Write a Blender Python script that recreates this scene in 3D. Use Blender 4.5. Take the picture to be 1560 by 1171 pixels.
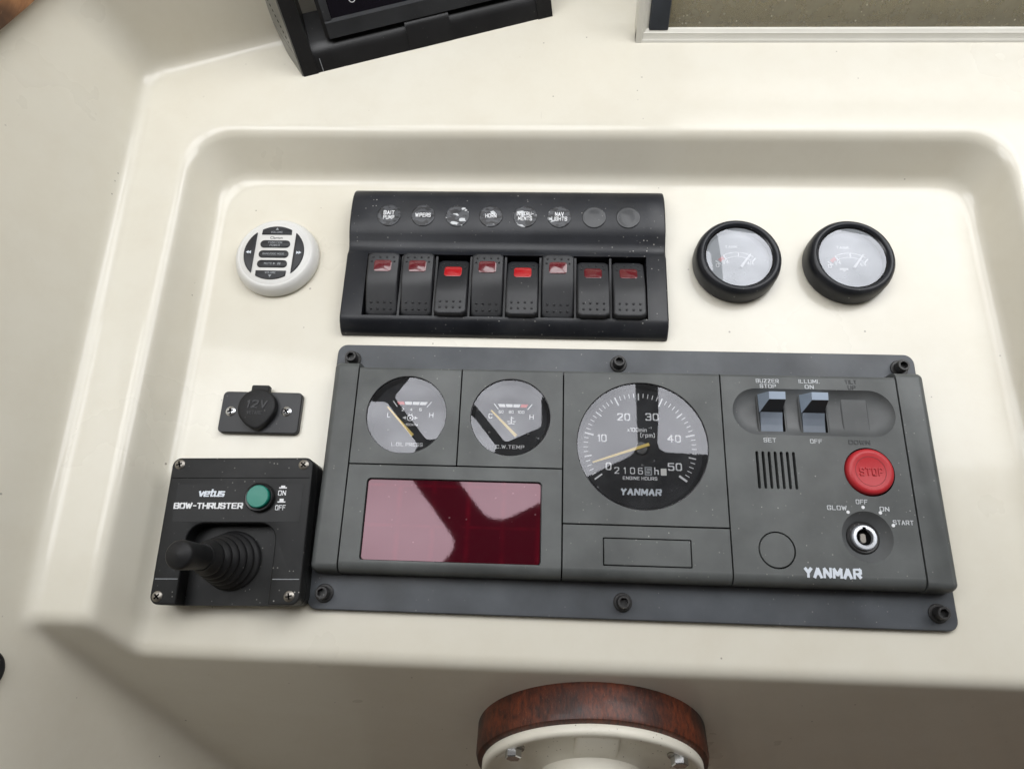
import bpy, bmesh, math, random
import numpy as np
from mathutils import Vector, Matrix
random.seed(7)
for o in list(bpy.data.objects): bpy.data.objects.remove(o)
C = bpy.context.scene.collection
scene = bpy.context.scene
S = 0.001                                   # everything below is written in millimetres

# ------------------------------------------------------------------ camera
cam = bpy.data.cameras.new('camera'); co = bpy.data.objects.new('camera', cam); C.objects.link(co)
cam.sensor_fit = 'HORIZONTAL'; cam.sensor_width = 36.0; cam.lens = 36.0 * 1052.3 / 1560.0
cam.clip_start = 0.01; cam.clip_end = 50
look = Vector((-0.04287742, 0.33029917, -0.94290189)); up = Vector((-0.02043524, 0.94328245, 0.33136175))
right = look.cross(up).normalized(); up = right.cross(look).normalized()
M = Matrix((right, up, -look)).transposed().to_4x4(); M.translation = Vector((-0.05088, -0.005634, 0.421076))
co.matrix_world = M
scene.camera = co
# ------------------------------------------------------------------ dim cabin air light, daylight lamp over the openings of an added roof
w = bpy.data.worlds.new('World'); scene.world = w; w.use_nodes = True
w.node_tree.nodes['Background'].inputs[0].default_value = (1.0, 0.90, 0.80, 1)
w.node_tree.nodes['Background'].inputs[1].default_value = 0.10
def area(name, loc, direction, sx, sy, radiance, col):
    l = bpy.data.lights.new(name, 'AREA'); l.shape = 'RECTANGLE'; l.size = sx; l.size_y = sy
    l.energy = radiance * math.pi * sx * sy; l.color = col
    l.use_nodes = True; nt = l.node_tree; em = nt.nodes['Emission']       # uneven overcast cloud
    g = nt.nodes.new('ShaderNodeNewGeometry'); nz = nt.nodes.new('ShaderNodeTexNoise'); nz.inputs['Scale'].default_value = 5.0; nz.inputs['Detail'].default_value = 4.0
    mr = nt.nodes.new('ShaderNodeMapRange'); mr.inputs[1].default_value = 0.3; mr.inputs[2].default_value = 0.7; mr.inputs[3].default_value = 0.72; mr.inputs[4].default_value = 1.28
    nt.links.new(g.outputs['Parametric'], nz.inputs['Vector']); nt.links.new(nz.outputs['Fac'], mr.inputs[0]); nt.links.new(mr.outputs[0], em.inputs['Strength'])
    o = bpy.data.objects.new(name, l); C.objects.link(o); o.location = loc
    o.rotation_euler = Vector(direction).to_track_quat('-Z', 'Y').to_euler()
    return o
area('roof_daylight', (0.0, 0.6, 1.16), (0, 0, -1), 3.0, 2.2, 4.9, (0.975, 0.985, 1.0))
scene.view_settings.view_transform = 'Standard'; scene.view_settings.look = 'None'
scene.view_settings.gamma = 1.0; scene.view_settings.use_curve_mapping = False
scene.view_settings.exposure = 0.0
scene.render.engine = 'CYCLES'

# ------------------------------------------------------------------ materials
MATS = {}
def principled(name, col, rough=0.5, metal=0.0, coat=0.0, spec=0.5, emis=None, estr=0.0):
    m = bpy.data.materials.new(name); m.use_nodes = True; MATS[name] = m
    b = m.node_tree.nodes['Principled BSDF']
    b.inputs['Base Color'].default_value = (*col, 1); b.inputs['Roughness'].default_value = rough
    b.inputs['Metallic'].default_value = metal; b.inputs['Coat Weight'].default_value = coat
    b.inputs['Coat Roughness'].default_value = 0.06; b.inputs['Specular IOR Level'].default_value = spec
    if emis: b.inputs['Emission Color'].default_value = (*emis, 1); b.inputs['Emission Strength'].default_value = estr
    return m
def N(m, t, **kw):
    n = m.node_tree.nodes.new(t)
    for k, v in kw.items(): setattr(n, k, v)
    return n
def L(m, a, b): m.node_tree.links.new(a, b)
def coords(m, kind='Object'):
    return N(m, 'ShaderNodeTexCoord').outputs[kind]
def mixcol(m, fac, a, b):
    n = N(m, 'ShaderNodeMix', data_type='RGBA')
    if isinstance(fac, float): n.inputs[0].default_value = fac
    else: L(m, fac, n.inputs[0])
    for v, s in ((a, n.inputs[6]), (b, n.inputs[7])):
        if isinstance(v, tuple): s.default_value = (*v, 1)
        else: L(m, v, s)
    return n.outputs[2]
def noise(m, vec, scale, detail=3.0, rough=0.5):
    n = N(m, 'ShaderNodeTexNoise'); n.inputs['Scale'].default_value = scale; n.inputs['Detail'].default_value = detail
    n.inputs['Roughness'].default_value = rough; L(m, vec, n.inputs['Vector']); return n.outputs['Fac']
def ramp(m, val, a, b, lo=0.0, hi=1.0):
    n = N(m, 'ShaderNodeMapRange'); L(m, val, n.inputs[0]); n.inputs[1].default_value = a; n.inputs[2].default_value = b
    n.inputs[3].default_value = lo; n.inputs[4].default_value = hi; return n.outputs[0]
def math2(m, op, a, b):
    n = N(m, 'ShaderNodeMath', operation=op)
    for v, s in ((a, n.inputs[0]), (b, n.inputs[1])):
        if isinstance(v, (int, float)): s.default_value = v
        else: L(m, v, s)
    return n.outputs[0]
def specks(m, vec, scale, prob, size):
    v = N(m, 'ShaderNodeTexVoronoi'); v.inputs['Scale'].default_value = scale; L(m, vec, v.inputs['Vector'])
    near = ramp(m, v.outputs['Distance'], size * 0.6, size, 1.0, 0.0)
    sep = N(m, 'ShaderNodeSeparateColor'); L(m, v.outputs['Color'], sep.inputs[0])
    pick = ramp(m, sep.outputs[0], prob, prob + 0.001, 1.0, 0.0)
    big = math2(m, 'MULTIPLY', near, pick)
    return math2(m, 'MULTIPLY', big, sep.outputs[1])
def bump(m, height, strength, dist):
    b = N(m, 'ShaderNodeBump'); b.inputs['Strength'].default_value = strength; b.inputs['Distance'].default_value = dist
    L(m, height, b.inputs['Height']); L(m, b.outputs[0], m.node_tree.nodes['Principled BSDF'].inputs['Normal'])
def dusty(name, col, rough, dust=0.5, prob=0.10, coat=0.0, grain=0.25, var=0.25, dustcol=(0.45, 0.44, 0.41), spec=0.5):
    m = principled(name, col, rough, coat=coat, spec=spec); b = m.node_tree.nodes['Principled BSDF']; o = coords(m)
    n1 = noise(m, o, 35, 4); c2 = tuple(min(1, c * (1 + var) + 0.004) for c in col); c1 = tuple(c * (1 - var) for c in col)
    base = mixcol(m, ramp(m, n1, 0.3, 0.7), c1, c2)
    s = math2(m, 'MULTIPLY', specks(m, o, 430, prob * 1.8, 0.21), dust * 1.1)
    s2 = math2(m, 'MULTIPLY', specks(m, o, 120, prob * 0.18, 0.085), dust * 1.5)
    film = math2(m, 'MULTIPLY', ramp(m, noise(m, o, 14, 5, 0.65), 0.5, 0.8), 0.10 * dust)
    clus = ramp(m, noise(m, o, 17, 3), 0.40, 0.66, 0.12, 1.7)
    tot = math2(m, 'ADD', math2(m, 'MULTIPLY', math2(m, 'ADD', s, s2), clus), film)
    L(m, mixcol(m, tot, base, dustcol), b.inputs['Base Color'])
    L(m, ramp(m, noise(m, o, 22, 3), 0.3, 0.7, rough * 0.85, min(1, rough * 1.15)), b.inputs['Roughness'])
    if grain: bump(m, noise(m, o, 1600, 2), grain, 0.00012)
    return m

def make_gelcoat():
    m = principled('cream_gelcoat', (0.78, 0.75, 0.67), 0.34, coat=0.42); b = m.node_tree.nodes['Principled BSDF']; o = coords(m)
    b.inputs['Coat Roughness'].default_value = 0.075
    n = noise(m, o, 6, 4)
    base = mixcol(m, ramp(m, n, 0.3, 0.7), (0.75, 0.71, 0.60), (0.78, 0.75, 0.65))
    st = math2(m, 'MULTIPLY', ramp(m, noise(m, o, 30, 6, 0.7), 0.42, 0.85), 0.24)
    base = mixcol(m, st, base, (0.60, 0.53, 0.40))
    sp = math2(m, 'MULTIPLY', specks(m, o, 70, 0.22, 0.065), 0.8)
    sp2 = math2(m, 'MULTIPLY', specks(m, o, 170, 0.05, 0.11), 0.7)
    base = mixcol(m, math2(m, 'MAXIMUM', sp, sp2), base, (0.12, 0.085, 0.055))
    for rz, sc_ in ((0.5, 26), (2.2, 19)):                                  # stray hairs and scuffs
        mq = N(m, 'ShaderNodeMapping'); mq.inputs['Rotation'].default_value = (0, 0, rz); mq.inputs['Scale'].default_value = (1, 0.10, 0.5); L(m, o, mq.inputs[0])
        base = mixcol(m, math2(m, 'MULTIPLY', specks(m, mq.outputs[0], sc_ * 3, 0.035, 0.035), 0.55), base, (0.22, 0.17, 0.11))
    L(m, base, b.inputs['Base Color'])
    L(m, ramp(m, noise(m, o, 9, 5), 0.3, 0.75, 0.24, 0.42), b.inputs['Roughness'])
    # hairline scratches
    mp = N(m, 'ShaderNodeMapping'); mp.inputs['Scale'].default_value = (14, 1.3, 5); mp.inputs['Rotation'].default_value = (0, 0, 0.5); L(m, o, mp.inputs[0])
    hgt = math2(m, 'ADD', math2(m, 'MULTIPLY', noise(m, o, 9, 2), 0.7), math2(m, 'MULTIPLY', noise(m, mp.outputs[0], 60, 2), 0.02))
    bump(m, hgt, 0.10, 0.004)
    return m
GEL = make_gelcoat()
FLANGE = dusty('slate_plastic', (0.060, 0.067, 0.077), 0.46, dust=0.40, prob=0.07)
MODULE = dusty('grey_plastic', (0.093, 0.100, 0.099), 0.5, dust=0.45, prob=0.08)
POCKET = dusty('grey_pocket_plastic', (0.105, 0.110, 0.112), 0.5, dust=0.3, prob=0.05)
BLACK = dusty('black_plastic', (0.013, 0.0145, 0.019), 0.34, dust=0.55, prob=0.12, spec=0.36)
BOWBLK = dusty('charcoal_plastic', (0.008, 0.0085, 0.009), 0.42, dust=0.45, prob=0.13, spec=0.27)
ROCK = dusty('rocker_plastic', (0.018, 0.019, 0.022), 0.44, dust=0.25, prob=0.05)
SOCK = dusty('socket_plastic', (0.013, 0.014, 0.017), 0.45, dust=0.3, prob=0.07)
RUBBER = dusty('black_rubber', (0.011, 0.011, 0.012), 0.55, dust=0.4, prob=0.10, grain=0.5, spec=0.3)
BOLT = dusty('black_steel', (0.018, 0.017, 0.017), 0.45, dust=0.8, prob=0.22, grain=0.6)
VOID = principled('void_black', (0.004, 0.004, 0.004), 0.8, spec=0.05)
GASKET = principled('gloss_black', (0.008, 0.008, 0.009), 0.25)
DIAL = dusty('dial_black', (0.010, 0.011, 0.014), 0.6, dust=0.25, prob=0.06, grain=0, spec=0.1)
DIAL2 = dusty('tank_dial', (0.27, 0.29, 0.31), 0.6, dust=0.1, prob=0.03, grain=0)
WHITE = principled('white_print', (0.82, 0.83, 0.85), 0.55)
SILVERP = principled('silver_print', (0.70, 0.75, 0.82), 0.45)
DIMW = principled('dim_print', (0.33, 0.35, 0.37), 0.6)
DARKP = principled('dark_emboss', (0.045, 0.047, 0.050), 0.5)
YELLOW = principled('needle_yellow', (0.78, 0.56, 0.10), 0.45)
REDP = principled('red_print', (0.62, 0.05, 0.05), 0.5)
REDB = dusty('red_button', (0.50, 0.020, 0.028), 0.42, dust=0.15, prob=0.03, var=0.08, grain=0.15)
REDB2 = principled('red_button_groove', (0.24, 0.008, 0.012), 0.5)
GREEN = dusty('green_button', (0.004, 0.205, 0.150), 0.35, dust=0.1, prob=0.02, var=0.08, grain=0)
STEEL = principled('zinc_steel', (0.60, 0.61, 0.62), 0.24, metal=1.0)
DULLST = principled('dull_steel', (0.30, 0.28, 0.25), 0.38, metal=1.0)
CHROME = principled('chrome', (0.80, 0.83, 0.88), 0.42, metal=0.75)
PADDLE = dusty('blue_grey_paddle', (0.33, 0.40, 0.50), 0.4, dust=0.2, prob=0.03, var=0.1, grain=0.1)
PADBASE = dusty('blue_grey_base', (0.17, 0.20, 0.245), 0.4, dust=0.3, prob=0.05, var=0.2, grain=0.1)
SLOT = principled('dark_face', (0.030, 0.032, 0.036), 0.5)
REMW = dusty('white_plastic', (0.74, 0.735, 0.71), 0.32, dust=0.25, prob=0.03, var=0.03, grain=0.1, dustcol=(0.25, 0.21, 0.16))
REMB = principled('remote_rubber', (0.017, 0.018, 0.022), 0.5)
LENS = principled('red_lens', (0.13, 0.006, 0.012), 0.22, coat=1.0)
LENSLIT = principled('red_lens_lit', (0.30, 0.008, 0.012), 0.22, coat=1.0, emis=(1.0, 0.025, 0.03), estr=0.20)
ALU = dusty('white_aluminium', (0.76, 0.74, 0.66), 0.4, dust=0.3, prob=0.03, var=0.04, grain=0.1, dustcol=(0.3, 0.27, 0.2))
TRACK = dusty('weathered_track', (0.50, 0.51, 0.47), 0.6, dust=0.8, prob=0.1, var=0.3, dustcol=(0.12, 0.10, 0.07))
SEAL = dusty('blue_black_seal', (0.042, 0.048, 0.058), 0.5, dust=0.4, prob=0.04)
HUBC = dusty('cream_casting', (0.80, 0.765, 0.66), 0.42, dust=1.3, prob=0.20, var=0.04, grain=0.7, dustcol=(0.17, 0.12, 0.07))
PLOT = dusty('plotter_black', (0.012, 0.012, 0.013), 0.40, dust=0.25, prob=0.04)
PLOTS = dusty('plotter_side_sheen', (0.19, 0.19, 0.175), 0.34, dust=0.2, prob=0.03)  # grey raised to paint in the cream wall's sheen on the side
PLOTB = dusty('plotter_bezel', (0.035, 0.037, 0.041), 0.35, dust=0.3, prob=0.05)
SCREEN = principled('screen_glass', (0.006, 0.005, 0.010), 0.05)
ROOFM = principled('roof_lining', (0.50, 0.49, 0.50), 0.85)

def make_wood(name, c1, c2, scale):
    m = principled(name, c1, 0.5, coat=0.12); b = m.node_tree.nodes['Principled BSDF']; o = coords(m)
    b.inputs['Coat Roughness'].default_value = 0.15
    mp = N(m, 'ShaderNodeMapping'); mp.inputs['Scale'].default_value = scale; L(m, o, mp.inputs[0])
    g = noise(m, mp.outputs[0], 60, 6, 0.7)
    f = noise(m, o, 28, 3)
    base = mixcol(m, ramp(m, g, 0.32, 0.66), c1, c2)
    base = mixcol(m, ramp(m, f, 0.40, 0.66), base, tuple(v * 0.30 for v in c1))
    s = math2(m, 'MULTIPLY', ramp(m, noise(m, mp.outputs[0], 260, 2), 0.66, 0.74), 0.25)
    base = mixcol(m, s, base, (0.45, 0.26, 0.15))
    L(m, base, b.inputs['Base Color']); bump(m, g, 0.35, 0.0006)
    return m
WOOD = make_wood('varnished_mahogany', (0.020, 0.006, 0.004), (0.165, 0.034, 0.010), (9.0, 3.0, 3.0))
WOODT = make_wood('teak_trim', (0.20, 0.085, 0.03), (0.36, 0.17, 0.07), (4.0, 0.6, 4.0))

def make_glass(name, haze, tint=(1, 1, 1), rough=0.0, dust=0.06, hz=(0.75, 0.78, 0.82), scratch=True):
    m = bpy.data.materials.new(name); m.use_nodes = True; nt = m.node_tree; nt.nodes.clear()
    out = N(m, 'ShaderNodeOutputMaterial'); tr = N(m, 'ShaderNodeBsdfTransparent'); gl = N(m, 'ShaderNodeBsdfGlossy'); df = N(m, 'ShaderNodeBsdfDiffuse')
    tr.inputs[0].default_value = (*tint, 1); gl.inputs['Color'].default_value = (0.94, 0.94, 1.0, 1); gl.inputs['Roughness'].default_value = rough; df.inputs[0].default_value = (*hz, 1)
    fr = N(m, 'ShaderNodeFresnel'); fr.inputs[0].default_value = 1.70
    o = coords(m)
    d = math2(m, 'MULTIPLY', specks(m, o, 420, 0.10, 0.3), dust * 8)
    smear = math2(m, 'MULTIPLY', ramp(m, noise(m, o, 60, 5, 0.65), 0.42, 0.75), dust)
    tot = math2(m, 'ADD', math2(m, 'ADD', d, smear), haze)
    if scratch:
        mp = N(m, 'ShaderNodeMapping'); mp.inputs['Rotation'].default_value = (0, 0, 0.85); mp.inputs['Scale'].default_value = (1, 0.02, 1); L(m, o, mp.inputs[0])
        sc = math2(m, 'MULTIPLY', specks(m, mp.outputs[0], 160, 0.10, 0.05), 0.5); tot = math2(m, 'ADD', tot, sc)
    a = N(m, 'ShaderNodeMixShader'); L(m, tot, a.inputs[0]); L(m, tr.outputs[0], a.inputs[1]); L(m, df.outputs[0], a.inputs[2])
    b = N(m, 'ShaderNodeMixShader'); L(m, fr.outputs[0], b.inputs[0]); L(m, a.outputs[0], b.inputs[1]); L(m, gl.outputs[0], b.inputs[2])
    L(m, b.outputs[0], out.inputs[0]); MATS[name] = m
    return m
GLASS = make_glass('gauge_glass', 0.012, rough=0.02, dust=0.025)
HAZEGLASS = make_glass('fogged_glass', 0.25, rough=0.03, dust=0.015, hz=(0.80, 0.85, 0.90))
WINGLASS = make_glass('tinted_window', 0.36, tint=(0.78, 0.73, 0.56), dust=0.12, hz=(0.46, 0.44, 0.36), scratch=False)

def make_red_acrylic():
    m = principled('red_acrylic', (0.030, 0.001, 0.004), 0.03, coat=0.0); b = m.node_tree.nodes['Principled BSDF']; b.inputs['IOR'].default_value = 1.64; o = coords(m)
    x = N(m, 'ShaderNodeSeparateXYZ'); L(m, o, x.inputs[0])
    # faint segments of the lamp matrix showing through the red acrylic
    fx = math2(m, 'FRACT', math2(m, 'MULTIPLY', x.outputs[0], 1 / 0.0205), 0.0)
    lx = ramp(m, math2(m, 'ABSOLUTE', math2(m, 'SUBTRACT', fx, 0.5), 0.0), 0.0, 0.11, 1.0, 0.0)
    fy = math2(m, 'FRACT', math2(m, 'MULTIPLY', x.outputs[1], 1 / 0.0235), 0.0)
    ly = ramp(m, math2(m, 'ABSOLUTE', math2(m, 'SUBTRACT', fy, 0.5), 0.0), 0.0, 0.06, 1.0, 0.0)
    g = math2(m, 'MULTIPLY', math2(m, 'MAXIMUM', lx, ly), ramp(m, noise(m, o, 70, 2), 0.35, 0.7))
    base = mixcol(m, math2(m, 'MULTIPLY', g, 0.45), (0.050, 0.002, 0.007), (0.17, 0.004, 0.014))
    s = math2(m, 'MULTIPLY', specks(m, o, 300, 0.10, 0.22), 0.35)
    L(m, mixcol(m, s, base, (0.4, 0.25, 0.27)), b.inputs['Base Color'])
    bump(m, noise(m, o, 500, 2), 0.015, 0.0002); b.inputs['Specular Tint'].default_value = (1.0, 0.70, 0.79, 1)
    return m
REDAC = make_red_acrylic()
CLEARL = dusty('clear_label', (0.022, 0.024, 0.028), 0.4, dust=0.3, prob=0.05, coat=0.25)
def make_label_mat(name, seed, wear):
    m = principled(name, (0.05, 0.05, 0.055), 0.45, coat=0.1); b = m.node_tree.nodes['Principled BSDF']; o = coords(m)
    mp = N(m, 'ShaderNodeMapping'); mp.inputs['Location'].default_value = (seed, seed * 1.7, 0); mp.inputs['Scale'].default_value = (1, 2.1, 1); mp.inputs['Rotation'].default_value = (0, 0, 0.35 * seed); L(m, o, mp.inputs[0])
    n = noise(m, mp.outputs[0], 190, 3, 0.55)
    base = mixcol(m, ramp(m, n, 0.47, 0.50), (0.008, 0.008, 0.010), (0.055, 0.058, 0.066))
    n2 = noise(m, mp.outputs[0], 120, 2, 0.5)
    base = mixcol(m, ramp(m, n2, wear, wear + 0.02), base, (0.62, 0.64, 0.66))
    L(m, base, b.inputs['Base Color']); bump(m, n, 0.4, 0.0006)
    return m

# ------------------------------------------------------------------ mesh helpers
ORG = {}
def link(o, parent=None):
    C.objects.link(o)
    if parent is not None: o.parent = parent
    return o
def tag(o, label, cat=None, group=None, kind=None):
    o['label'] = label
    if cat: o['category'] = cat
    if group: o['group'] = group
    if kind: o['kind'] = kind
    return o
def thing(name, label, cat, loc, rotz=0.0, group=None):
    o = bpy.data.objects.new(name, None); C.objects.link(o); o.empty_display_size = 0.01
    o.location = Vector(loc) * S; o.rotation_euler = (0, 0, rotz); ORG[o.name] = Vector(loc)
    tag(o, label, cat, group); return o
def root_of(p):
    while p is not None and p.parent is not None: p = p.parent
    return p
def build(name, geo, mat, parent=None, smooth=True, angle=35, absolute=True):
    """geo = (verts in mm, faces); absolute coordinates are re-expressed about the root thing's base"""
    v, f = geo
    off = Vector((0, 0, 0))
    r = root_of(parent)
    if r is not None and absolute and r.name in ORG: off = ORG[r.name]
    me = bpy.data.meshes.new(name)
    me.from_pydata([((p[0] - off[0]) * S, (p[1] - off[1]) * S, (p[2] - off[2]) * S) for p in v], [], f)
    me.materials.append(mat)
    bm = bmesh.new(); bm.from_mesh(me); bmesh.ops.recalc_face_normals(bm, faces=bm.faces); bm.to_mesh(me); bm.free()
    if smooth:
        me.shade_smooth(); me.set_sharp_from_angle(angle=math.radians(angle))
    o = bpy.data.objects.new(name, me)
    return link(o, parent)
def join(*geos):
    V, F = [], []
    for v, f in geos:
        k = len(V); V += list(v); F += [tuple(i + k for i in q) for q in f]
    return V, F
def xf(geo, loc=(0, 0, 0), rot=None):
    R = rot if rot is not None else Matrix.Identity(3)
    l = Vector(loc)
    return [tuple(R @ Vector(p) + l) for p in geo[0]], geo[1]
def loft(rings, cap0=True, cap1=True, closed=True):
    n = len(rings[0]); V = [p for r in rings for p in r]; F = []
    for i in range(len(rings) - 1):
        for j in range(n if closed else n - 1):
            a, b = i * n + j, i * n + (j + 1) % n
            F.append((a, b, b + n, a + n))
    if cap0: F.append(tuple(range(n))[::-1])
    if cap1: F.append(tuple(range((len(rings) - 1) * n, len(rings) * n)))
    return V, F
def rrect(w, h, r, inset=0.0, seg=6, cx=0.0, cy=0.0):
    w2, h2 = w / 2 - inset, h / 2 - inset; r = max(0.02, min(r - inset, w2, h2)); P = []
    for qx, qy, a0 in ((1, 1, 0), (-1, 1, 90), (-1, -1, 180), (1, -1, 270)):
        for k in range(seg + 1):
            a = math.radians(a0 + 90 * k / seg)
            P.append((cx + qx * (w2 - r) + r * math.cos(a), cy + qy * (h2 - r) + r * math.sin(a)))
    return P
def circle(r, n=48, cx=0.0, cy=0.0, a0=0.0):
    return [(cx + r * math.cos(a0 + 2 * math.pi * k / n), cy + r * math.sin(a0 + 2 * math.pi * k / n)) for k in range(n)]
def slab(w, h, r, levels, cx=0, cy=0, seg=6, cap0=True, cap1=True):
    return loft([[(x, y, z) for x, y in rrect(w, h, r, i, seg, cx, cy)] for i, z in levels], cap0, cap1)
def lathe(prof, cx=0, cy=0, n=48, cap0=True, cap1=True):
    return loft([[(x, y, z) for x, y in circle(max(r, 0.01), n, cx, cy)] for r, z in prof], cap0, cap1)
def box(x0, x1, y0, y1, z0, z1):
    return loft([[(x0, y0, z), (x1, y0, z), (x1, y1, z), (x0, y1, z)] for z in (z0, z1)])
def bar(p, q, wid, z0, z1):
    p, q = Vector(p), Vector(q); d = (q - p).normalized(); n = Vector((-d.y, d.x)) * wid / 2
    c = [p + n, p - n, q - n, q + n]
    return loft([[(a.x, a.y, z) for a in c] for z in (z0, z1)])
def tag_geo(o): return o
def plate(outlines, z0, z1, bevel=0.0):
    """flat plate with holes; first outline is the border, the rest are holes"""
    cu = bpy.data.curves.new('tmp', 'CURVE'); cu.dimensions = '2D'; cu.fill_mode = 'BOTH'
    for pts in outlines:
        s = cu.splines.new('POLY'); s.points.add(len(pts) - 1); s.use_cyclic_u = True
        for i, (x, y) in enumerate(pts): s.points[i].co = (x, y, 0, 1)
    cu.extrude = (z1 - z0) / 2 - bevel; cu.bevel_depth = bevel; cu.bevel_resolution = 2
    if bevel: cu.offset = -bevel
    return curve_geo(cu, (0, 0, (z0 + z1) / 2))
def curve_geo(cu, off=(0, 0, 0)):
    o = bpy.data.objects.new('tmp', cu); C.objects.link(o)
    dg = bpy.context.evaluated_depsgraph_get(); dg.update()
    me = bpy.data.meshes.new_from_object(o.evaluated_get(dg))
    bm = bmesh.new(); bm.from_mesh(me); bmesh.ops.remove_doubles(bm, verts=bm.verts, dist=1e-4); bm.to_mesh(me); bm.free()
    V = [(v.co.x + off[0], v.co.y + off[1], v.co.z + off[2]) for v in me.vertices]; F = [tuple(p.vertices) for p in me.polygons]
    bpy.data.objects.remove(o); bpy.data.curves.remove(cu); bpy.data.meshes.remove(me)
    return V, F
def text(s, cx, cy, w, h, z, rise=0.12, bold=0.0, shear=0.0, rot=0.0, spacing=1.0):
    """lettering fitted into a box of w x h mm centred on (cx, cy), lying at height z"""
    cu = bpy.data.curves.new('tmp', 'FONT'); cu.body = s; cu.size = 1.0; cu.offset = bold; cu.shear = shear
    cu.extrude = 0.01; cu.resolution_u = 3; cu.space_character = spacing
    V, F = curve_geo(cu)
    if not V: return V, F
    a = np.array(V); lo, hi = a.min(0), a.max(0)
    sx = w / (hi[0] - lo[0]); sy = h / (hi[1] - lo[1])
    x = (a[:, 0] - (lo[0] + hi[0]) / 2) * sx; y = (a[:, 1] - (lo[1] + hi[1]) / 2) * sy
    zz = z + (a[:, 2] - lo[2]) / (hi[2] - lo[2]) * rise
    cr, sr = math.cos(rot), math.sin(rot)
    return list(zip((cx + x * cr - y * sr).tolist(), (cy + x * sr + y * cr).tolist(), zz.tolist())), F
def ring(r0, r1, z0, z1, cx=0, cy=0, n=48):
    return loft([[(x, y, z) for x, y in circle(r, n, cx, cy)] for r, z in ((r0, z0), (r1, z0), (r1, z1), (r0, z1), (r0, z0))], False, False)
def dome(r, h, cx, cy, z, n=48, k=8):
    R = (r * r + h * h) / (2 * h); prof = []
    for i in range(k + 1):
        q = r * (1 - i / k); prof.append((q, z + math.sqrt(R * R - q * q) - (R - h)))
    return lathe(prof, cx, cy, n, False, False)

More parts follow.
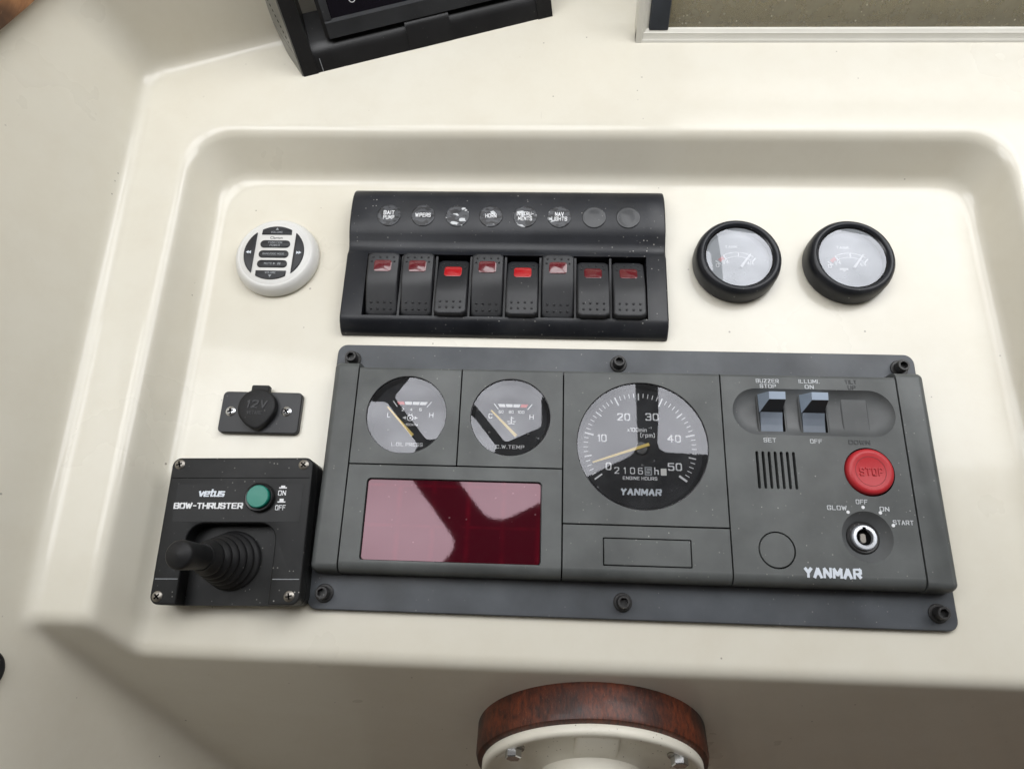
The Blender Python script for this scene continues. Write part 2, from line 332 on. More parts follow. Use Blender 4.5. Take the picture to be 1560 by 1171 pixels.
# ------------------------------------------------------------------ a squarish stroke alphabet for the printed lettering (cell 4 x 6)
GL = {
'A': [[(0,0),(2,6),(4,0)],[(0.75,2),(3.25,2)]], 'B': [[(0,0),(0,6),(3.2,6),(4,5.3),(4,3.8),(3.2,3.1),(0,3.1)],[(3.2,3.1),(4,2.4),(4,.7),(3.2,0),(0,0)]],
'C': [[(4,4.7),(4,5.2),(3.2,6),(.8,6),(0,5.2),(0,.8),(.8,0),(3.2,0),(4,.8),(4,1.3)]], 'D': [[(0,0),(0,6),(3,6),(4,5),(4,1),(3,0),(0,0)]],
'E': [[(4,0),(0,0),(0,6),(4,6)],[(0,3.1),(3.4,3.1)]], 'F': [[(0,0),(0,6),(4,6)],[(0,3.1),(3.4,3.1)]],
'G': [[(4,4.7),(4,5.2),(3.2,6),(.8,6),(0,5.2),(0,.8),(.8,0),(3.2,0),(4,.8),(4,2.8),(2.2,2.8)]], 'H': [[(0,0),(0,6)],[(4,0),(4,6)],[(0,3.1),(4,3.1)]],
'I': [[(0,0),(0,6)]], 'K': [[(0,0),(0,6)],[(4,6),(0,2.6)],[(1.5,3.6),(4,0)]], 'L': [[(0,6),(0,0),(3.6,0)]],
'M': [[(0,0),(0,6),(2.3,1.6),(4.6,6),(4.6,0)]], 'N': [[(0,0),(0,6),(4,0),(4,6)]], 'O': [[(.8,0),(3.2,0),(4,.8),(4,5.2),(3.2,6),(.8,6),(0,5.2),(0,.8),(.8,0)]],
'P': [[(0,0),(0,6),(3.2,6),(4,5.2),(4,3.5),(3.2,2.7),(0,2.7)]], 'R': [[(0,0),(0,6),(3.2,6),(4,5.2),(4,3.6),(3.2,2.8),(0,2.8)],[(2,2.8),(4,0)]],
'S': [[(4,4.9),(4,5.2),(3.2,6),(.8,6),(0,5.3),(0,3.9),(.8,3.2),(3.2,2.9),(4,2.2),(4,.8),(3.2,0),(.8,0),(0,.8),(0,1.1)]], 'T': [[(0,6),(4,6)],[(2,6),(2,0)]],
'U': [[(0,6),(0,.8),(.8,0),(3.2,0),(4,.8),(4,6)]], 'V': [[(0,6),(2,0),(4,6)]], 'W': [[(0,6),(1.3,0),(2.6,5.2),(3.9,0),(5.2,6)]], 'X': [[(0,0),(4,6)],[(0,6),(4,0)]],
'Y': [[(0,6),(2,3),(4,6)],[(2,3),(2,0)]], 'Z': [[(0,6),(4,6),(0,0),(4,0)]], '0': [[(.9,0),(2.9,0),(3.8,.9),(3.8,5.1),(2.9,6),(.9,6),(0,5.1),(0,.9),(.9,0)]], '1': [[(0,4.8),(1.2,6),(1.2,0)]],
'2': [[(0,5),(0,5.2),(.8,6),(3.2,6),(4,5.2),(4,3.8),(0,0),(4,0)]], '3': [[(0,5.2),(.8,6),(3.2,6),(4,5.2),(4,3.8),(3.2,3.1),(1.4,3.1)],[(3.2,3.1),(4,2.4),(4,.8),(3.2,0),(.8,0),(0,.8)]],
'4': [[(3,0),(3,6),(0,2),(4.1,2)]], '5': [[(4,6),(.2,6),(0,3.4),(3.2,3.5),(4,2.7),(4,.8),(3.2,0),(.8,0),(0,.8)]], '6': [[(3.8,5.4),(3.2,6),(.8,6),(0,5.2),(0,.8),(.8,0),(3.2,0),(4,.8),(4,2.6),(3.2,3.4),(0,3.4)]],
'8': [[(.8,3.1),(0,3.9),(0,5.2),(.8,6),(3.2,6),(4,5.2),(4,3.9),(3.2,3.1),(.8,3.1),(0,2.3),(0,.8),(.8,0),(3.2,0),(4,.8),(4,2.3),(3.2,3.1)]],
'-': [[(0.4,3),(2.6,3)]], '.': [[(0,0.1),(0.5,0.1)]], '/': [[(0,-.4),(2.4,6.4)]], '(': [[(1.2,6.6),(0,5.2),(0,0.4),(1.2,-1)]], ')': [[(0,6.6),(1.2,5.2),(1.2,0.4),(0,-1)]],
'x': [[(0,0),(2.8,4)],[(0,4),(2.8,0)]], 'm': [[(0,0),(0,4),(4,4),(4.6,3.4),(4.6,0)],[(2.3,4),(2.3,0)]], 'i': [[(0,0),(0,4)],[(0,5.4),(0,5.8)]], 'n': [[(0,0),(0,4),(2.4,4),(3,3.4),(3,0)]],
'r': [[(0,0),(0,4),(2.2,4)]], 'p': [[(0,-2),(0,4),(2.4,4),(3,3.4),(3,.6),(2.4,0),(0,0)]], 'h': [[(0,0),(0,6)],[(0,3.7),(2.4,3.7),(3,3.1),(3,0)]], 'v': [[(0,4),(1.6,0),(3.2,4)]],
'e': [[(3.2,0),(.4,0),(0,.4),(0,3.6),(.4,4),(2.8,4),(3.2,3.6),(3.2,2),(0,2)]], 't': [[(.9,5.6),(.9,0.5),(1.3,0),(2.4,0)],[(0,4),(2.4,4)]], 'u': [[(0,4),(0,.5),(.5,0),(3,0)],[(3,4),(3,0)]],
's': [[(3,4),(.4,4),(0,3.6),(0,2.5),(.4,2.1),(2.6,1.9),(3,1.5),(3,.4),(2.6,0),(0,0)]], 'k': [[(0,0),(0,6)],[(2.8,4),(0,1.6)],[(1,2.4),(2.9,0)]], 'a': [[(.3,4),(2.6,4),(3,3.6),(3,0),(.4,0),(0,.4),(0,1.8),(.4,2.2),(3,2.2)]]}
def stext(s, cx, cy, w, h, z, rise=0.12, wt=0.16, slant=0.0, rot=0.0, gap=1.5, **kw):
    """stroke lettering; w, h = size of the printed line in mm, wt = stroke weight as a part of the height"""
    adv = 0.0; strokes = []; wu = wt * 6; ymin, ymax = 0.0, 6.0
    if all(c in 'xmnrvus' for c in s): ymax = 4.0
    for c in s:
        if c == ' ': adv += 2.6; continue
        g = GL[c]; wid = max(p[0] for l in g for p in l)
        strokes += [[(x + adv, y) for x, y in l] for l in g]; adv += wid + gap + wu * 0.55
    tot = adv - gap - wu * 0.55 + wu; sx = w / tot; sy = h / (ymax + wu); geos = []; k = 0
    cr, sr = math.cos(rot), math.sin(rot)
    for l in strokes:
        P2 = [((x + wu / 2 - tot / 2) * sx + slant * (y - 3) * sy, (y - ymax / 2) * sy) for x, y in l]
        n = len(P2)
        for i in range(n - 1):
            a, b = Vector(P2[i]), Vector(P2[i + 1]); d = (b - a)
            if d.length < 1e-6: continue
            d.normalize(); hw_ = 0.5 * wu * (sy * abs(d.x) + min(sx, sy * 1.5) * abs(d.y)); nn = Vector((-d.y, d.x)) * hw_
            ext = hw_ * 0.42 if 0 < i or n > 2 else 0
            a2 = a - d * (hw_ * 0.42 if i > 0 else hw_ * 0.9 * (1 if abs(d.x) > 0.9 or abs(d.y) > 0.9 else 0.3)); b2 = b + d * (hw_ * 0.42 if i < n - 2 else hw_ * 0.9 * (1 if abs(d.x) > 0.9 or abs(d.y) > 0.9 else 0.3))
            q = [a2 + nn, a2 - nn, b2 - nn, b2 + nn]
            zz = z + rise + 0.004 * (k % 7); k += 1
            geos.append(loft([[(cx + p.x * cr - p.y * sr, cy + p.x * sr + p.y * cr, t) for p in q] for t in (z - 0.02, zz)], False, True))
    return join(*geos)

# ------------------------------------------------------------------ the dashboard moulding (solved as one smooth implicit surface)
TAN = math.tan(math.radians(28)); ca, sa = math.cos(math.radians(28)), math.sin(math.radians(28))
FN = Vector((0, -ca, sa)); FT = Vector((0, -sa, -ca)); FP = Vector((0, -27.5, 0))      # the front face: outward normal, downward, top edge
def dashboard():
    def span(*seg):
        out = []
        for a, b, st in seg: out += list(np.arange(a, b, st))
        return np.array(out + [seg[-1][1]])
    X = span((-520, -360, 5), (-360, -270, 1.0), (-270, 225, 3), (225, 270, 1.0), (270, 470, 5))
    Y = span((-330, -60, 4), (-60, 10, 1.0), (10, 280, 3), (280, 335, 1.0), (335, 470, 2.0), (470, 620, 5))
    x, y = np.meshgrid(X, Y)
    def smin(a, b, k): h = np.maximum(k - np.abs(a - b), 0) / k; return np.minimum(a, b) - h * h * k * 0.25
    def smax(a, b, k): return -smin(-a, -b, k)
    def half(px, pz, nx, nz, q): l = math.hypot(nx, nz); return None
    def f(z):
        xl = -283.5 - 0.010 * (y - 130)
        wl = ((x - xl) * 30 + z * 14) / math.hypot(30, 14)              # left wall of the tray (leans outwards)
        wt = ((297 - y) * 30 + z * 19) / math.hypot(30, 19)             # back wall of the tray
        wr = ((245 - x) * 30 + z * 11) / math.hypot(30, 11)             # right wall of the tray
        w1 = smin(smin(wl, wt, 26), wr, 26)
        tray = smin(z, w1, 6.5)
        top = smax(tray, z - 30, 5.5)
        front = ((y + 27.5) * FN.y + z * FN.z)
        body = smax(top, front, 6)
        xb = -328.5 - 0.032 * y
        left = smax(((x - xb) * 2.2 + (z - 30)) / math.hypot(2.2, 1), ((x - xb) * 4.5 + (z - 30)) / math.hypot(4.5, 1), 8)
        ba = math.radians(18.3)
        back = ((x + 338) * math.sin(ba) - (y - 367) * math.cos(ba)) * 0.955 + (z - 30) * 0.295
        walls = smin(left, back, 16)
        return smin(body, walls, 7.5)
    lo = np.full_like(x, -420.0); hi = np.full_like(x, 900.0)
    for _ in range(42):
        mid = (lo + hi) / 2; s = f(mid) < 0
        lo = np.where(s, mid, lo); hi = np.where(s, hi, mid)
    z = np.clip((lo + hi) / 2, -400, 330)
    ny, nx = x.shape
    V = np.stack([x.ravel(), y.ravel(), z.ravel()], 1).tolist()
    idx = np.arange(nx * ny).reshape(ny, nx)
    q = np.stack([idx[:-1, :-1], idx[:-1, 1:], idx[1:, 1:], idx[1:, :-1]], -1).reshape(-1, 4)
    zz = z.ravel(); keep = ~((zz[q].max(1) >= 329.9) & (zz[q].min(1) >= 329.9))
    o = build('dashboard', (V, q[keep].tolist()), GEL, None, True, 80)
    tag(o, 'glossy cream moulded dashboard with a sunken instrument tray', kind='structure')
    return o
dashboard()

# unseen roof added to shape the daylight; openings traced from glass reflections, then resized
def unseen_roof():
    k = 1 + (1000 - 17) / 404.0
    def W(pts): return [(-50.9 + (px + 50.9) * k, -5.6 + (py + 5.6) * k) for px, py in pts]
    def rounded(P, r):
        out = []; n = len(P)
        for i in range(n):
            a, b, c = Vector(P[i - 1]), Vector(P[i]), Vector(P[(i + 1) % n]); u = (a - b).normalized(); v = (c - b).normalized()
            rr = min(r, (a - b).length * 0.45, (c - b).length * 0.45); p0, p1 = b + u * rr, b + v * rr
            for t in np.linspace(0, 1, 7): out.append(tuple(p0 * (1 - t) ** 2 + b * 2 * t * (1 - t) + p1 * t * t))
        return out
    A = W([(-330, 22), (-108, 24), (-97, 38), (-190, 153), (-330, 170)])
    B = W([(-78, 49), (6, 92), (7, 245), (-130, 245), (-172, 165)])
    Cc = W([(23, 93), (385, 93), (390, 335), (34, 335), (27, 136)])
    roof = [(-1500, -900), (1500, -900), (1500, 1500), (-1500, 1500)]
    g = plate([roof, rounded(A, 55), rounded(B, 45), rounded(Cc, 40)], 1000, 1012)
    o = build('unseen_roof', g, ROOFM, None, False); tag(o, 'unseen roof sheet added above the helm, rounded window openings shaping the daylight', kind='structure')
unseen_roof()

def teak_sole():
    m = principled('teak_sole', (0.20, 0.13, 0.085), 0.6); b = m.node_tree.nodes['Principled BSDF']; o = coords(m)
    x = N(m, 'ShaderNodeSeparateXYZ'); L(m, o, x.inputs[0])
    fx = math2(m, 'FRACT', math2(m, 'MULTIPLY', x.outputs[0], 1 / 0.055), 0.0)
    c = ramp(m, fx, 0.10, 0.14, 1.0, 0.0)
    L(m, mixcol(m, c, mixcol(m, noise(m, o, 5, 4), (0.15, 0.095, 0.06), (0.27, 0.18, 0.12)), (0.012, 0.011, 0.010)), b.inputs['Base Color'])
    o0 = FP + Vector((0, -sa, -ca)) * 650
    V = [tuple(o0 + Vector((u, 0, 0)) + FN * v + FT * t) for t in (0, 20) for u, v in ((-1300, 20), (1300, 20), (1300, 2000), (-1300, 2000))]
    g = build('cabin_sole', (V, [(0, 1, 2, 3), (4, 7, 6, 5), (0, 4, 5, 1), (1, 5, 6, 2), (2, 6, 7, 3), (3, 7, 4, 0)]), m, None, False)
    tag(g, 'brown planked floor below the helm', kind='structure')
teak_sole()

# ------------------------------------------------------------------ engine panel
ep = thing('engine_panel', 'large slate grey engine instrument panel with three gauges and red stop button', 'instrument panel', (0, 83, 0))
build('flange', slab(370, 166, 6, [(0.6, 1.0), (0, 1.3), (0, 3.4), (0.6, 4.0)], 0, 83), FLANGE, ep)
build('gasket_shadow_gap', slab(367.4, 163.4, 5, [(0, -0.1), (0, 1.05)], 0, 83), VOID, ep, False)  # black inset strip added as the dark contact shade under the flange
ZT = 18.0
def front_strip(x0, x1):
    prof = [(20.4, 4.0), (20.4, 11.5)] + [(27 - 6.6 * math.cos(math.radians(a)), 11.5 + 6.5 * math.sin(math.radians(a))) for a in range(10, 91, 10)] + [(27.6, 17.9), (27.6, 4.0)]
    return loft([[(x, y, z) for y, z in prof] for x in (x0, x1)])
def back_strip(x0, x1):
    prof = [(143.4, 4.0), (143.4, 17.9), (143.9, ZT), (145.2, 17.4), (149.6, 4.0)]
    return loft([[(x, y, z) for y, z in prof] for x in (x0, x1)])
G = 0.45
def module(x0, x1, y0, y1, holes, name, front=False, back=False):
    x0, x1 = x0 + G, x1 - G
    ya = 27.3 if front else y0 + G; yb = 143.7 if back else y1 - G
    geos = [plate([[(x0, ya), (x1, ya), (x1, yb), (x0, yb)]] + holes, 4.0, ZT)]
    if front: geos.append(front_strip(x0, x1))
    if back: geos.append(back_strip(x0, x1))
    return build(name, join(*geos), MODULE, ep, True, 28)
# dark well under the seams
build('chassis', box(-165, 164, 22, 146, 4.0, 8.0), VOID, ep, False)
module(-165.6, -100.6, 83.4, 144, [circle(25.0, 64, -133.5, 115.0)], 'gauge_housing', back=True)
module(-100.6, -37.4, 83.4, 144, [circle(24.7, 64, -69.5, 114.8)], 'gauge_housing', back=True)
module(-165.6, -37.4, 20, 83.4, [rrect(104.2, 48.2, 2.5, 0, 4, -101.4, 51.1)], 'display_housing', front=True)
module(-37.4, 58.3, 51.4, 144, [circle(39.3, 96, 10.0, 99.3)], 'gauge_housing', back=True)
module(-37.4, 58.3, 20, 51.4, [rrect(50.2, 15.8, 0.6, 0, 2, 10.9, 36.4)], 'lower_housing', front=True)
build('blank_plate', slab(49.0, 14.6, 0.5, [(0, 4), (0, 17.6), (0.3, 17.9)], 10.9, 36.4, 2), MODULE, ep)
OV = (112.7, 121.7); stadium = rrect(96, 29, 14.5, 0, 14, *OV)
slots = [rrect(1.7, 22.3, 0.84, 0, 4, 76.9 + 3.55 * i, 85.9) for i in range(7)]
STOP = (140.8, 86.2); KEY = (134.8, 49.0); BLK = (83.7, 40.0)
module(58.3, 164.0, 20, 144, [stadium, circle(14.4, 64, *STOP), circle(14.3, 64, *KEY), circle(10.4, 48, *BLK)] + slots, 'switch_housing', front=True, back=True)
for s in (-1, 1):
    def cl(r): return [((-166.1 if s < 0 else 164.5) if (x + 0.0) * s < (166.1 if s < 0 else 164.5) else x, y, z) for x, y, z in r]
    rings = []
    for i, z in [(0, 4.0), (0.7, 12.5), (1.6, 15.4), (3.0, 17.2), (5.2, ZT)]:
        rr = [(x, y, z) for x, y in rrect(366, 130.4, 5, i, 6, 0, 85.0)]
        rings.append(rr)
    # keep only the strip outside the seam
    rings2 = []
    for rr in rings:
        lim = -166.1 if s < 0 else 164.6
        rings2.append([(min(x, lim) if s < 0 else max(x, lim), y, z) for x, y, z in rr])
    build('end_cap', loft(rings2), MODULE, ep, True, 40)
# --- pocket with the two toggles
build('switch_pocket', slab(96.2, 29.2, 14.6, [(0, 17.95), (1.2, 16.6), (3.2, 15.2), (6.2, 14.2), (9.5, 13.9)], *OV, 14, False, True), POCKET, ep, True, 24)
def toggle(cx):
    b = build('toggle_switch', slab(16.0, 26.0, 2.0, [(0, 12.0), (0, 15.1), (0.5, 15.4)], cx + 0.6, 121.6), VOID, ep)
    build('surround', ring(0, 0, 0, 0) if False else loft([[(x, y, z) for x, y in rrect(16.0, 26.0, 2.2, i, 5, cx + 0.6, 121.6)] for i, z in ((-0.5, 13.6), (-0.5, 15.3), (0.0, 15.8), (0.6, 15.5))], False, False), POCKET, b)
    # rocker base curving down towards the bottom
    prof = [(110.0, 15.6), (114, 15.9), (118, 16.6), (121.5, 17.6), (121.5, 13.0), (110.0, 13.0)]
    build('rocker_base', loft([[(x, y, z) for y, z in prof] for x in (cx - 6.6, cx + 6.4)]), PADBASE, b, False)
    # wedge paddle standing proud: pale top, bevelled left cheek, dark hanging face
    x0, x1 = cx - 7.0, cx + 6.2
    V = [(x0, 121.4, 16.2), (x1, 121.4, 16.2), (x1, 133.2, 15.8), (x0, 133.2, 15.8),
         (x0 + 3.4, 127.0, 26.0), (x1 - 0.2, 127.0, 26.0), (x1 - 0.2, 131.6, 26.5), (x0 + 3.4, 131.6, 26.5)]
    build('paddle', (V, [(3, 2, 1, 0), (4, 5, 6, 7), (1, 2, 6, 5), (2, 3, 7, 6), (3, 0, 4, 7)]), PADDLE, b, False)
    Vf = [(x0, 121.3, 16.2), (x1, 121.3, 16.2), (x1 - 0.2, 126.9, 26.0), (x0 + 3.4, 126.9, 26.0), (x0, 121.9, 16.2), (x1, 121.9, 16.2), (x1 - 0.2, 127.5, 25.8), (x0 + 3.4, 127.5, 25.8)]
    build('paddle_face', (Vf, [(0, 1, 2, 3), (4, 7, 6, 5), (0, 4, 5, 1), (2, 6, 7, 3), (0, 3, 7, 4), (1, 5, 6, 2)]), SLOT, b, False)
toggle(88.0); toggle(113.0)
bk = build('blanking_cover', slab(15.6, 23.2, 2.2, [(0, 13.0), (0, 14.2), (0.5, 14.6)], 138.6, 121.9), POCKET, ep)
for i, sl in enumerate(slots): pass
build('sounder_well', box(74, 101, 73, 99, 8.0, 9.0), VOID, ep, False)
# --- stop button
sb = build('stop_button', lathe([(13.7, 8.0), (13.7, 17.5), (13.3, 19.4), (12.2, 20.4), (10.6, 20.6), (8.5, 19.8), (0.0, 19.6)], *STOP, 64, True, False), REDB, ep, True, 50)
build('groove', ring(8.5, 8.85, 19.7, 19.95, *STOP, 64), REDB2, sb)
build('lettering', stext('STOP', STOP[0] + 0.3, STOP[1] - 0.2, 13.2, 4.8, 19.55, 0.7, wt=0.17, gap=2.2), REDB, sb)
build('button_well', lathe([(14.4, 17.9), (14.3, 9.0), (13.0, 8.6)], *STOP, 64, False, True), VOID, ep)
# --- key switch
kc = build('key_recess', lathe([(14.35, 17.95), (13.6, 17.0), (10.2, 12.4), (9.4, 11.8), (9.4, 9.0)], *KEY, 64, False, True), POCKET, ep, True, 45)
build('lock_collar', lathe([(9.3, 9.2), (9.2, 12.2), (8.4, 12.9), (7.0, 12.6), (7.0, 10)], *KEY, 48, True, True), BOLT, kc)
ring_pts_o = circle(6.1, 48, *KEY); ring_pts_i = circle(4.15, 48, *KEY)
build('lock_ring', lathe([(7.0, 12.0), (7.0, 14.4), (6.5, 15.0), (5.0, 15.1), (4.6, 14.7), (4.6, 11.0)], *KEY, 48, False, False), CHROME, kc)
build('lock_core', lathe([(4.65, 11.0), (4.65, 12.2), (0.0, 12.2)], *KEY, 48, True, False), VOID, kc)
build('lock_pin', slab(3.4, 5.6, 1.5, [(0, 12.2), (0, 13.4), (0.3, 13.7)], KEY[0] - 0.6, KEY[1] - 0.4), DULLST, kc)
build('keyway', box(KEY[0] - 0.9, KEY[0] + 0.9, KEY[1] + 4.0, KEY[1] + 5.8, 12.2, 15.25), VOID, kc)
# --- round blank
build('round_blank', lathe([(9.7, 6.0), (9.7, 17.6), (9.4, 17.95), (0.0, 17.95)], *BLK, 48, True, False), MODULE, ep)
build('blank_well', lathe([(10.5, 9.0), (9.0, 9.0)], *BLK, 48, True, True), VOID, ep)
# --- printing on the switch housing
PRINT = principled('faded_print', (0.56, 0.58, 0.60), 0.6)
def lab(s, cx, cy, w, h, mat=PRINT, z=ZT, **kw):
    kw.pop('bold', 0); return build('lettering', stext(s, cx, cy, w, h, z, **kw), mat, ep, False)
lab('BUZZER', 86.9, 141.2, 13.8, 2.5, bold=0.012); lab('STOP', 87.0, 137.9, 9.8, 2.4, bold=0.012)
lab('SET', 85.2, 103.9, 7.4, 2.6, bold=0.012); lab('ILLUMI.', 112.1, 141.4, 12.6, 2.5, bold=0.012)
lab('ON', 111.8, 137.9, 5.4, 2.4, bold=0.012); lab('OFF', 112.2, 103.8, 7.0, 2.6, bold=0.012)
lab('TILT', 137.0, 141.6, 7.0, 2.5, DARKP, bold=0.012, rise=0.3); lab('UP', 137.2, 138.0, 4.6, 2.5, DARKP, bold=0.012, rise=0.3)
lab('DOWN', 137.3, 103.8, 12.4, 2.7, DARKP, bold=0.012, rise=0.3)
lab('GLOW', 119.6, 64.8, 11.0, 2.6, bold=0.012); lab('OFF', 134.0, 68.6, 6.6, 2.6, bold=0.012)
lab('ON', 146.3, 64.8, 5.4, 2.6, bold=0.012); lab('START', 155.7, 57.4, 11.4, 2.6, bold=0.012)
for p in ((125.6, 62.5), (134.4, 65.5), (143.7, 62.6), (149.9, 55.6)):
    build('position_dot', lathe([(0.95, ZT), (0.95, ZT + 0.15)], *p, 16), WHITE, ep, False)
lab('YANMAR', 113.0, 28.4, 31.6, 5.6, SILVERP, wt=0.25, gap=1.3, slant=0.05, rise=0.3)
# --- bolts
def bolt(cx, cy, rot):
    wv = build('bolt_washer', lathe([(5.3, 3.9), (5.3, 4.9), (4.9, 5.2), (3.0, 5.2)], cx, cy, 32), BOLT, ep)
    hexo = circle(2.35, 32, cx, cy); H = []
    for k in range(32):
        a = 2 * math.pi * k / 32; rr = 2.15 / math.cos(((a + rot) % (math.pi / 3)) - math.pi / 6); H.append((cx + rr * math.cos(a), cy + rr * math.sin(a)))
    rings = [[(x, y, z) for x, y in circle(r, 32, cx, cy)] for r, z in ((3.75, 5.0), (3.75, 10.4), (3.35, 11.0))] + [[(x, y, 11.0) for x, y in H], [(x, y, 7.6) for x, y in H]]
    build('socket_head', loft(rings), BOLT, wv, True, 40)
for i, p in enumerate(((-174.3, 155.4), (-1.9, 155.5), (174.6, 156.3), (174.3, 9.4), (-2.0, 9.6), (-175.0, 9.2))): bolt(p[0], p[1], 0.3 * i)
# --- gauges
ZD = 12.0
def D(x, y):                                  # the printed dial lies 4 mm below the glass plane measured from
    k = 1.0099; return (-50.9 + (x + 50.9) * k, -5.6 + (y + 5.6) * k)
def gauge(name, cx, cy, r, gh):
    g = build(name, lathe([(r + 0.3, 17.85), (r - 0.2, 17.8), (r - 0.5, 16.8), (r - 0.6, ZD - 0.5)], cx, cy, 96, False, False), GASKET, ep, True, 30)
    build('dial', lathe([(r - 0.5, ZD - 1.5), (r - 0.5, ZD), (0, ZD)], cx, cy, 64, True, False), DIAL, g, False)
    build('inner_ring', lathe([(r - 0.7, 16.6), (r - 2.4, ZD + 0.05)], cx, cy, 96, False, False), DIAL, g)
    build('glass', dome(r - 0.35, gh, cx, cy, 16.9, 96, 10), GLASS, g, True, 80)
    return g
def dt(g, s, x, y, w, h, mat=WHITE, **kw):
    p = D(x, y); kw.pop('bold', 0); kw.pop('shear', 0); return build('lettering', stext(s, p[0], p[1], w, h, ZD, 0.08, **kw), mat, g, False)
def needle(g, tip, hub, w0, w1, z, mat, pivot=None):
    t, h = Vector(tip), Vector(hub); d = (h - t).normalized(); n = Vector((-d.y, d.x))
    pts = [t + n * w0, t - n * w0, h - n * w1, h + n * w1]
    build('needle', loft([[(p.x, p.y, zz) for p in pts] for zz in (z, z + 0.7)]), mat, g, False)
# tachometer
tg = gauge('tachometer', 10.0, 99.3, 39.2, 0.7)
tcx, tcy = D(8.6, 98.4)
ticks = []
for k in range(51):
    a = math.radians(217 - 5.08 * k); maj = k % 5 == 0
    r0, r1, wd = (28.6, 34.2, 0.9) if k % 10 == 0 else (29.6, 34.0, 0.75) if maj else (31.2, 34.0, 0.45)
    if k == 50: wd = 1.3
    ticks.append(bar((tcx + r0 * math.cos(a), tcy + r0 * math.sin(a)), (tcx + r1 * math.cos(a), tcy + r1 * math.sin(a)), wd, ZD, ZD + 0.08))
build('scale_marks', join(*ticks), WHITE, tg, False)['kind'] = 'stuff'
for s, x, y, ww in (('0', -10.2, 86.1, 3.4), ('10', -13.9, 103.3, 5.6), ('20', -0.7, 116.8, 8.0), ('30', 16.4, 117.2, 8.2), ('40', 29.2, 103.9, 8.2), ('50', 28.9, 86.7, 8.4)):
    dt(tg, s, x, y, ww, 4.7, bold=0.004)
dt(tg, 'x100min', 7.2, 108.9, 11.6, 2.6); dt(tg, '-1', 15.0, 110.3, 1.8, 1.2); dt(tg, '(rpm)', 13.4, 105.7, 8.8, 2.6)
dt(tg, 'ENGINE HOURS', 8.2, 79.3, 20.4, 2.0); dt(tg, 'YANMAR', 8.6, 71.2, 24.2, 4.0, SILVERP, wt=0.24, gap=1.3, slant=0.12)
for i, ch in enumerate('21065'):
    p = D(-5.4 + 4.65 * i, 83.7)
    build('counter_wheel', slab(4.3, 5.2, 0.3, [(0, ZD), (0, ZD + 0.12)], p[0], p[1], 2), (DIMW if ch == '5' else DIAL), tg, False)
    build('lettering', stext(ch, p[0], p[1], 2.9 if ch != '1' else 1.2, 4.0, ZD + 0.13, 0.06, wt=0.13), WHITE if ch != '5' else DARKP, tg, False)
dt(tg, 'h', 18.0, 83.9, 2.6, 4.4, bold=0.01)
p = D(22.2, 83.4); build('counter_wheel', slab(3.4, 4.2, 0.3, [(0, ZD), (0, ZD + 0.12)], p[0], p[1], 2), REMW, tg, False)
hb = D(9.2, 97.3); build('hub_cap', lathe([(4.2, ZD), (4.2, ZD + 1.6), (3.6, ZD + 2.2), (0, ZD + 2.3)], hb[0], hb[1], 40, True, False), GASKET, tg)
needle(tg, D(-19.8, 87.6), D(13.8, 99.4), 0.45, 0.95, ZD + 2.4, YELLOW)
# oil pressure
og = gauge('oil_pressure_gauge', -133.5, 115.0, 24.9, 1.5)
def arcband(g, pts, red):
    # flat-topped scale: four blocks between two slanting strokes
    (xl, y), (xr, _) = D(*pts[0]), D(*pts[1]); n = 4; wd = (xr - xl) / n
    for i in range(n):
        sk0 = -1.1 if i == 0 else 0.35 * (1.5 - i) * -1; a, b = xl + i * wd + 0.25, xl + (i + 1) * wd - 0.25
        s0 = (n / 2 - i) * 0.45; s1 = (n / 2 - i - 1) * 0.45
        q = [(a + s0, y - 1.0), (b + s1, y - 1.0), (b - s1 * 0.3, y + 1.0), (a - s0 * 0.3, y + 1.0)]
        build('scale_block', loft([[(u, v, z) for u, v in q] for z in (ZD, ZD + 0.08)]), REDP if i == red else WHITE, g, False)
    build('scale_stroke', bar((xl - 2.4, y + 1.2), (xl + 0.4, y - 2.4), 0.5, ZD, ZD + 0.08), WHITE, g, False)
    build('scale_stroke', bar((xr + 2.4, y + 1.2), (xr - 0.4, y - 2.4), 0.5, ZD, ZD + 0.08), WHITE, g, False)
arcband(og, ((-140.2, 122.6), (-121.0, 122.9)), 0)
for s, x, y in (('2', -136.2, 118.4), ('4', -130.9, 118.5), ('6', -125.2, 118.6)): dt(og, s, x, y, 1.5, 1.9)
dt(og, 'L', -144.6, 114.7, 1.9, 3.0); dt(og, 'H', -118.3, 115.2, 2.7, 3.0); dt(og, 'L.OIL PRESS', -131.8, 96.4, 19.4, 2.3); dt(og, 'x100kPa', -130.4, 108.9, 8.6, 1.5)
px, py = D(-131.2, 113.2)
sym = [ring(1.5, 2.1, ZD, ZD + 0.08, px, py, 24), lathe([(0.65, ZD), (0.65, ZD + 0.08)], px, py - 0.2, 12)]
for sx in (-1, 1): sym += [bar((px + sx * 2.7, py), (px + sx * 3.6, py), 1.6, ZD, ZD + 0.08), bar((px + sx * 3.6, py), (px + sx * 4.6, py), 0.7, ZD, ZD + 0.08), bar((px + sx * 0.9, py + 1.7), (px + sx * 0.9, py + 2.9), 0.4, ZD, ZD + 0.08)]
build('oil_symbol', join(*sym), WHITE, og, False)
needle(og, D(-145.4, 119.4), D(-128.4, 101.6), 0.45, 0.95, ZD + 1.6, YELLOW)
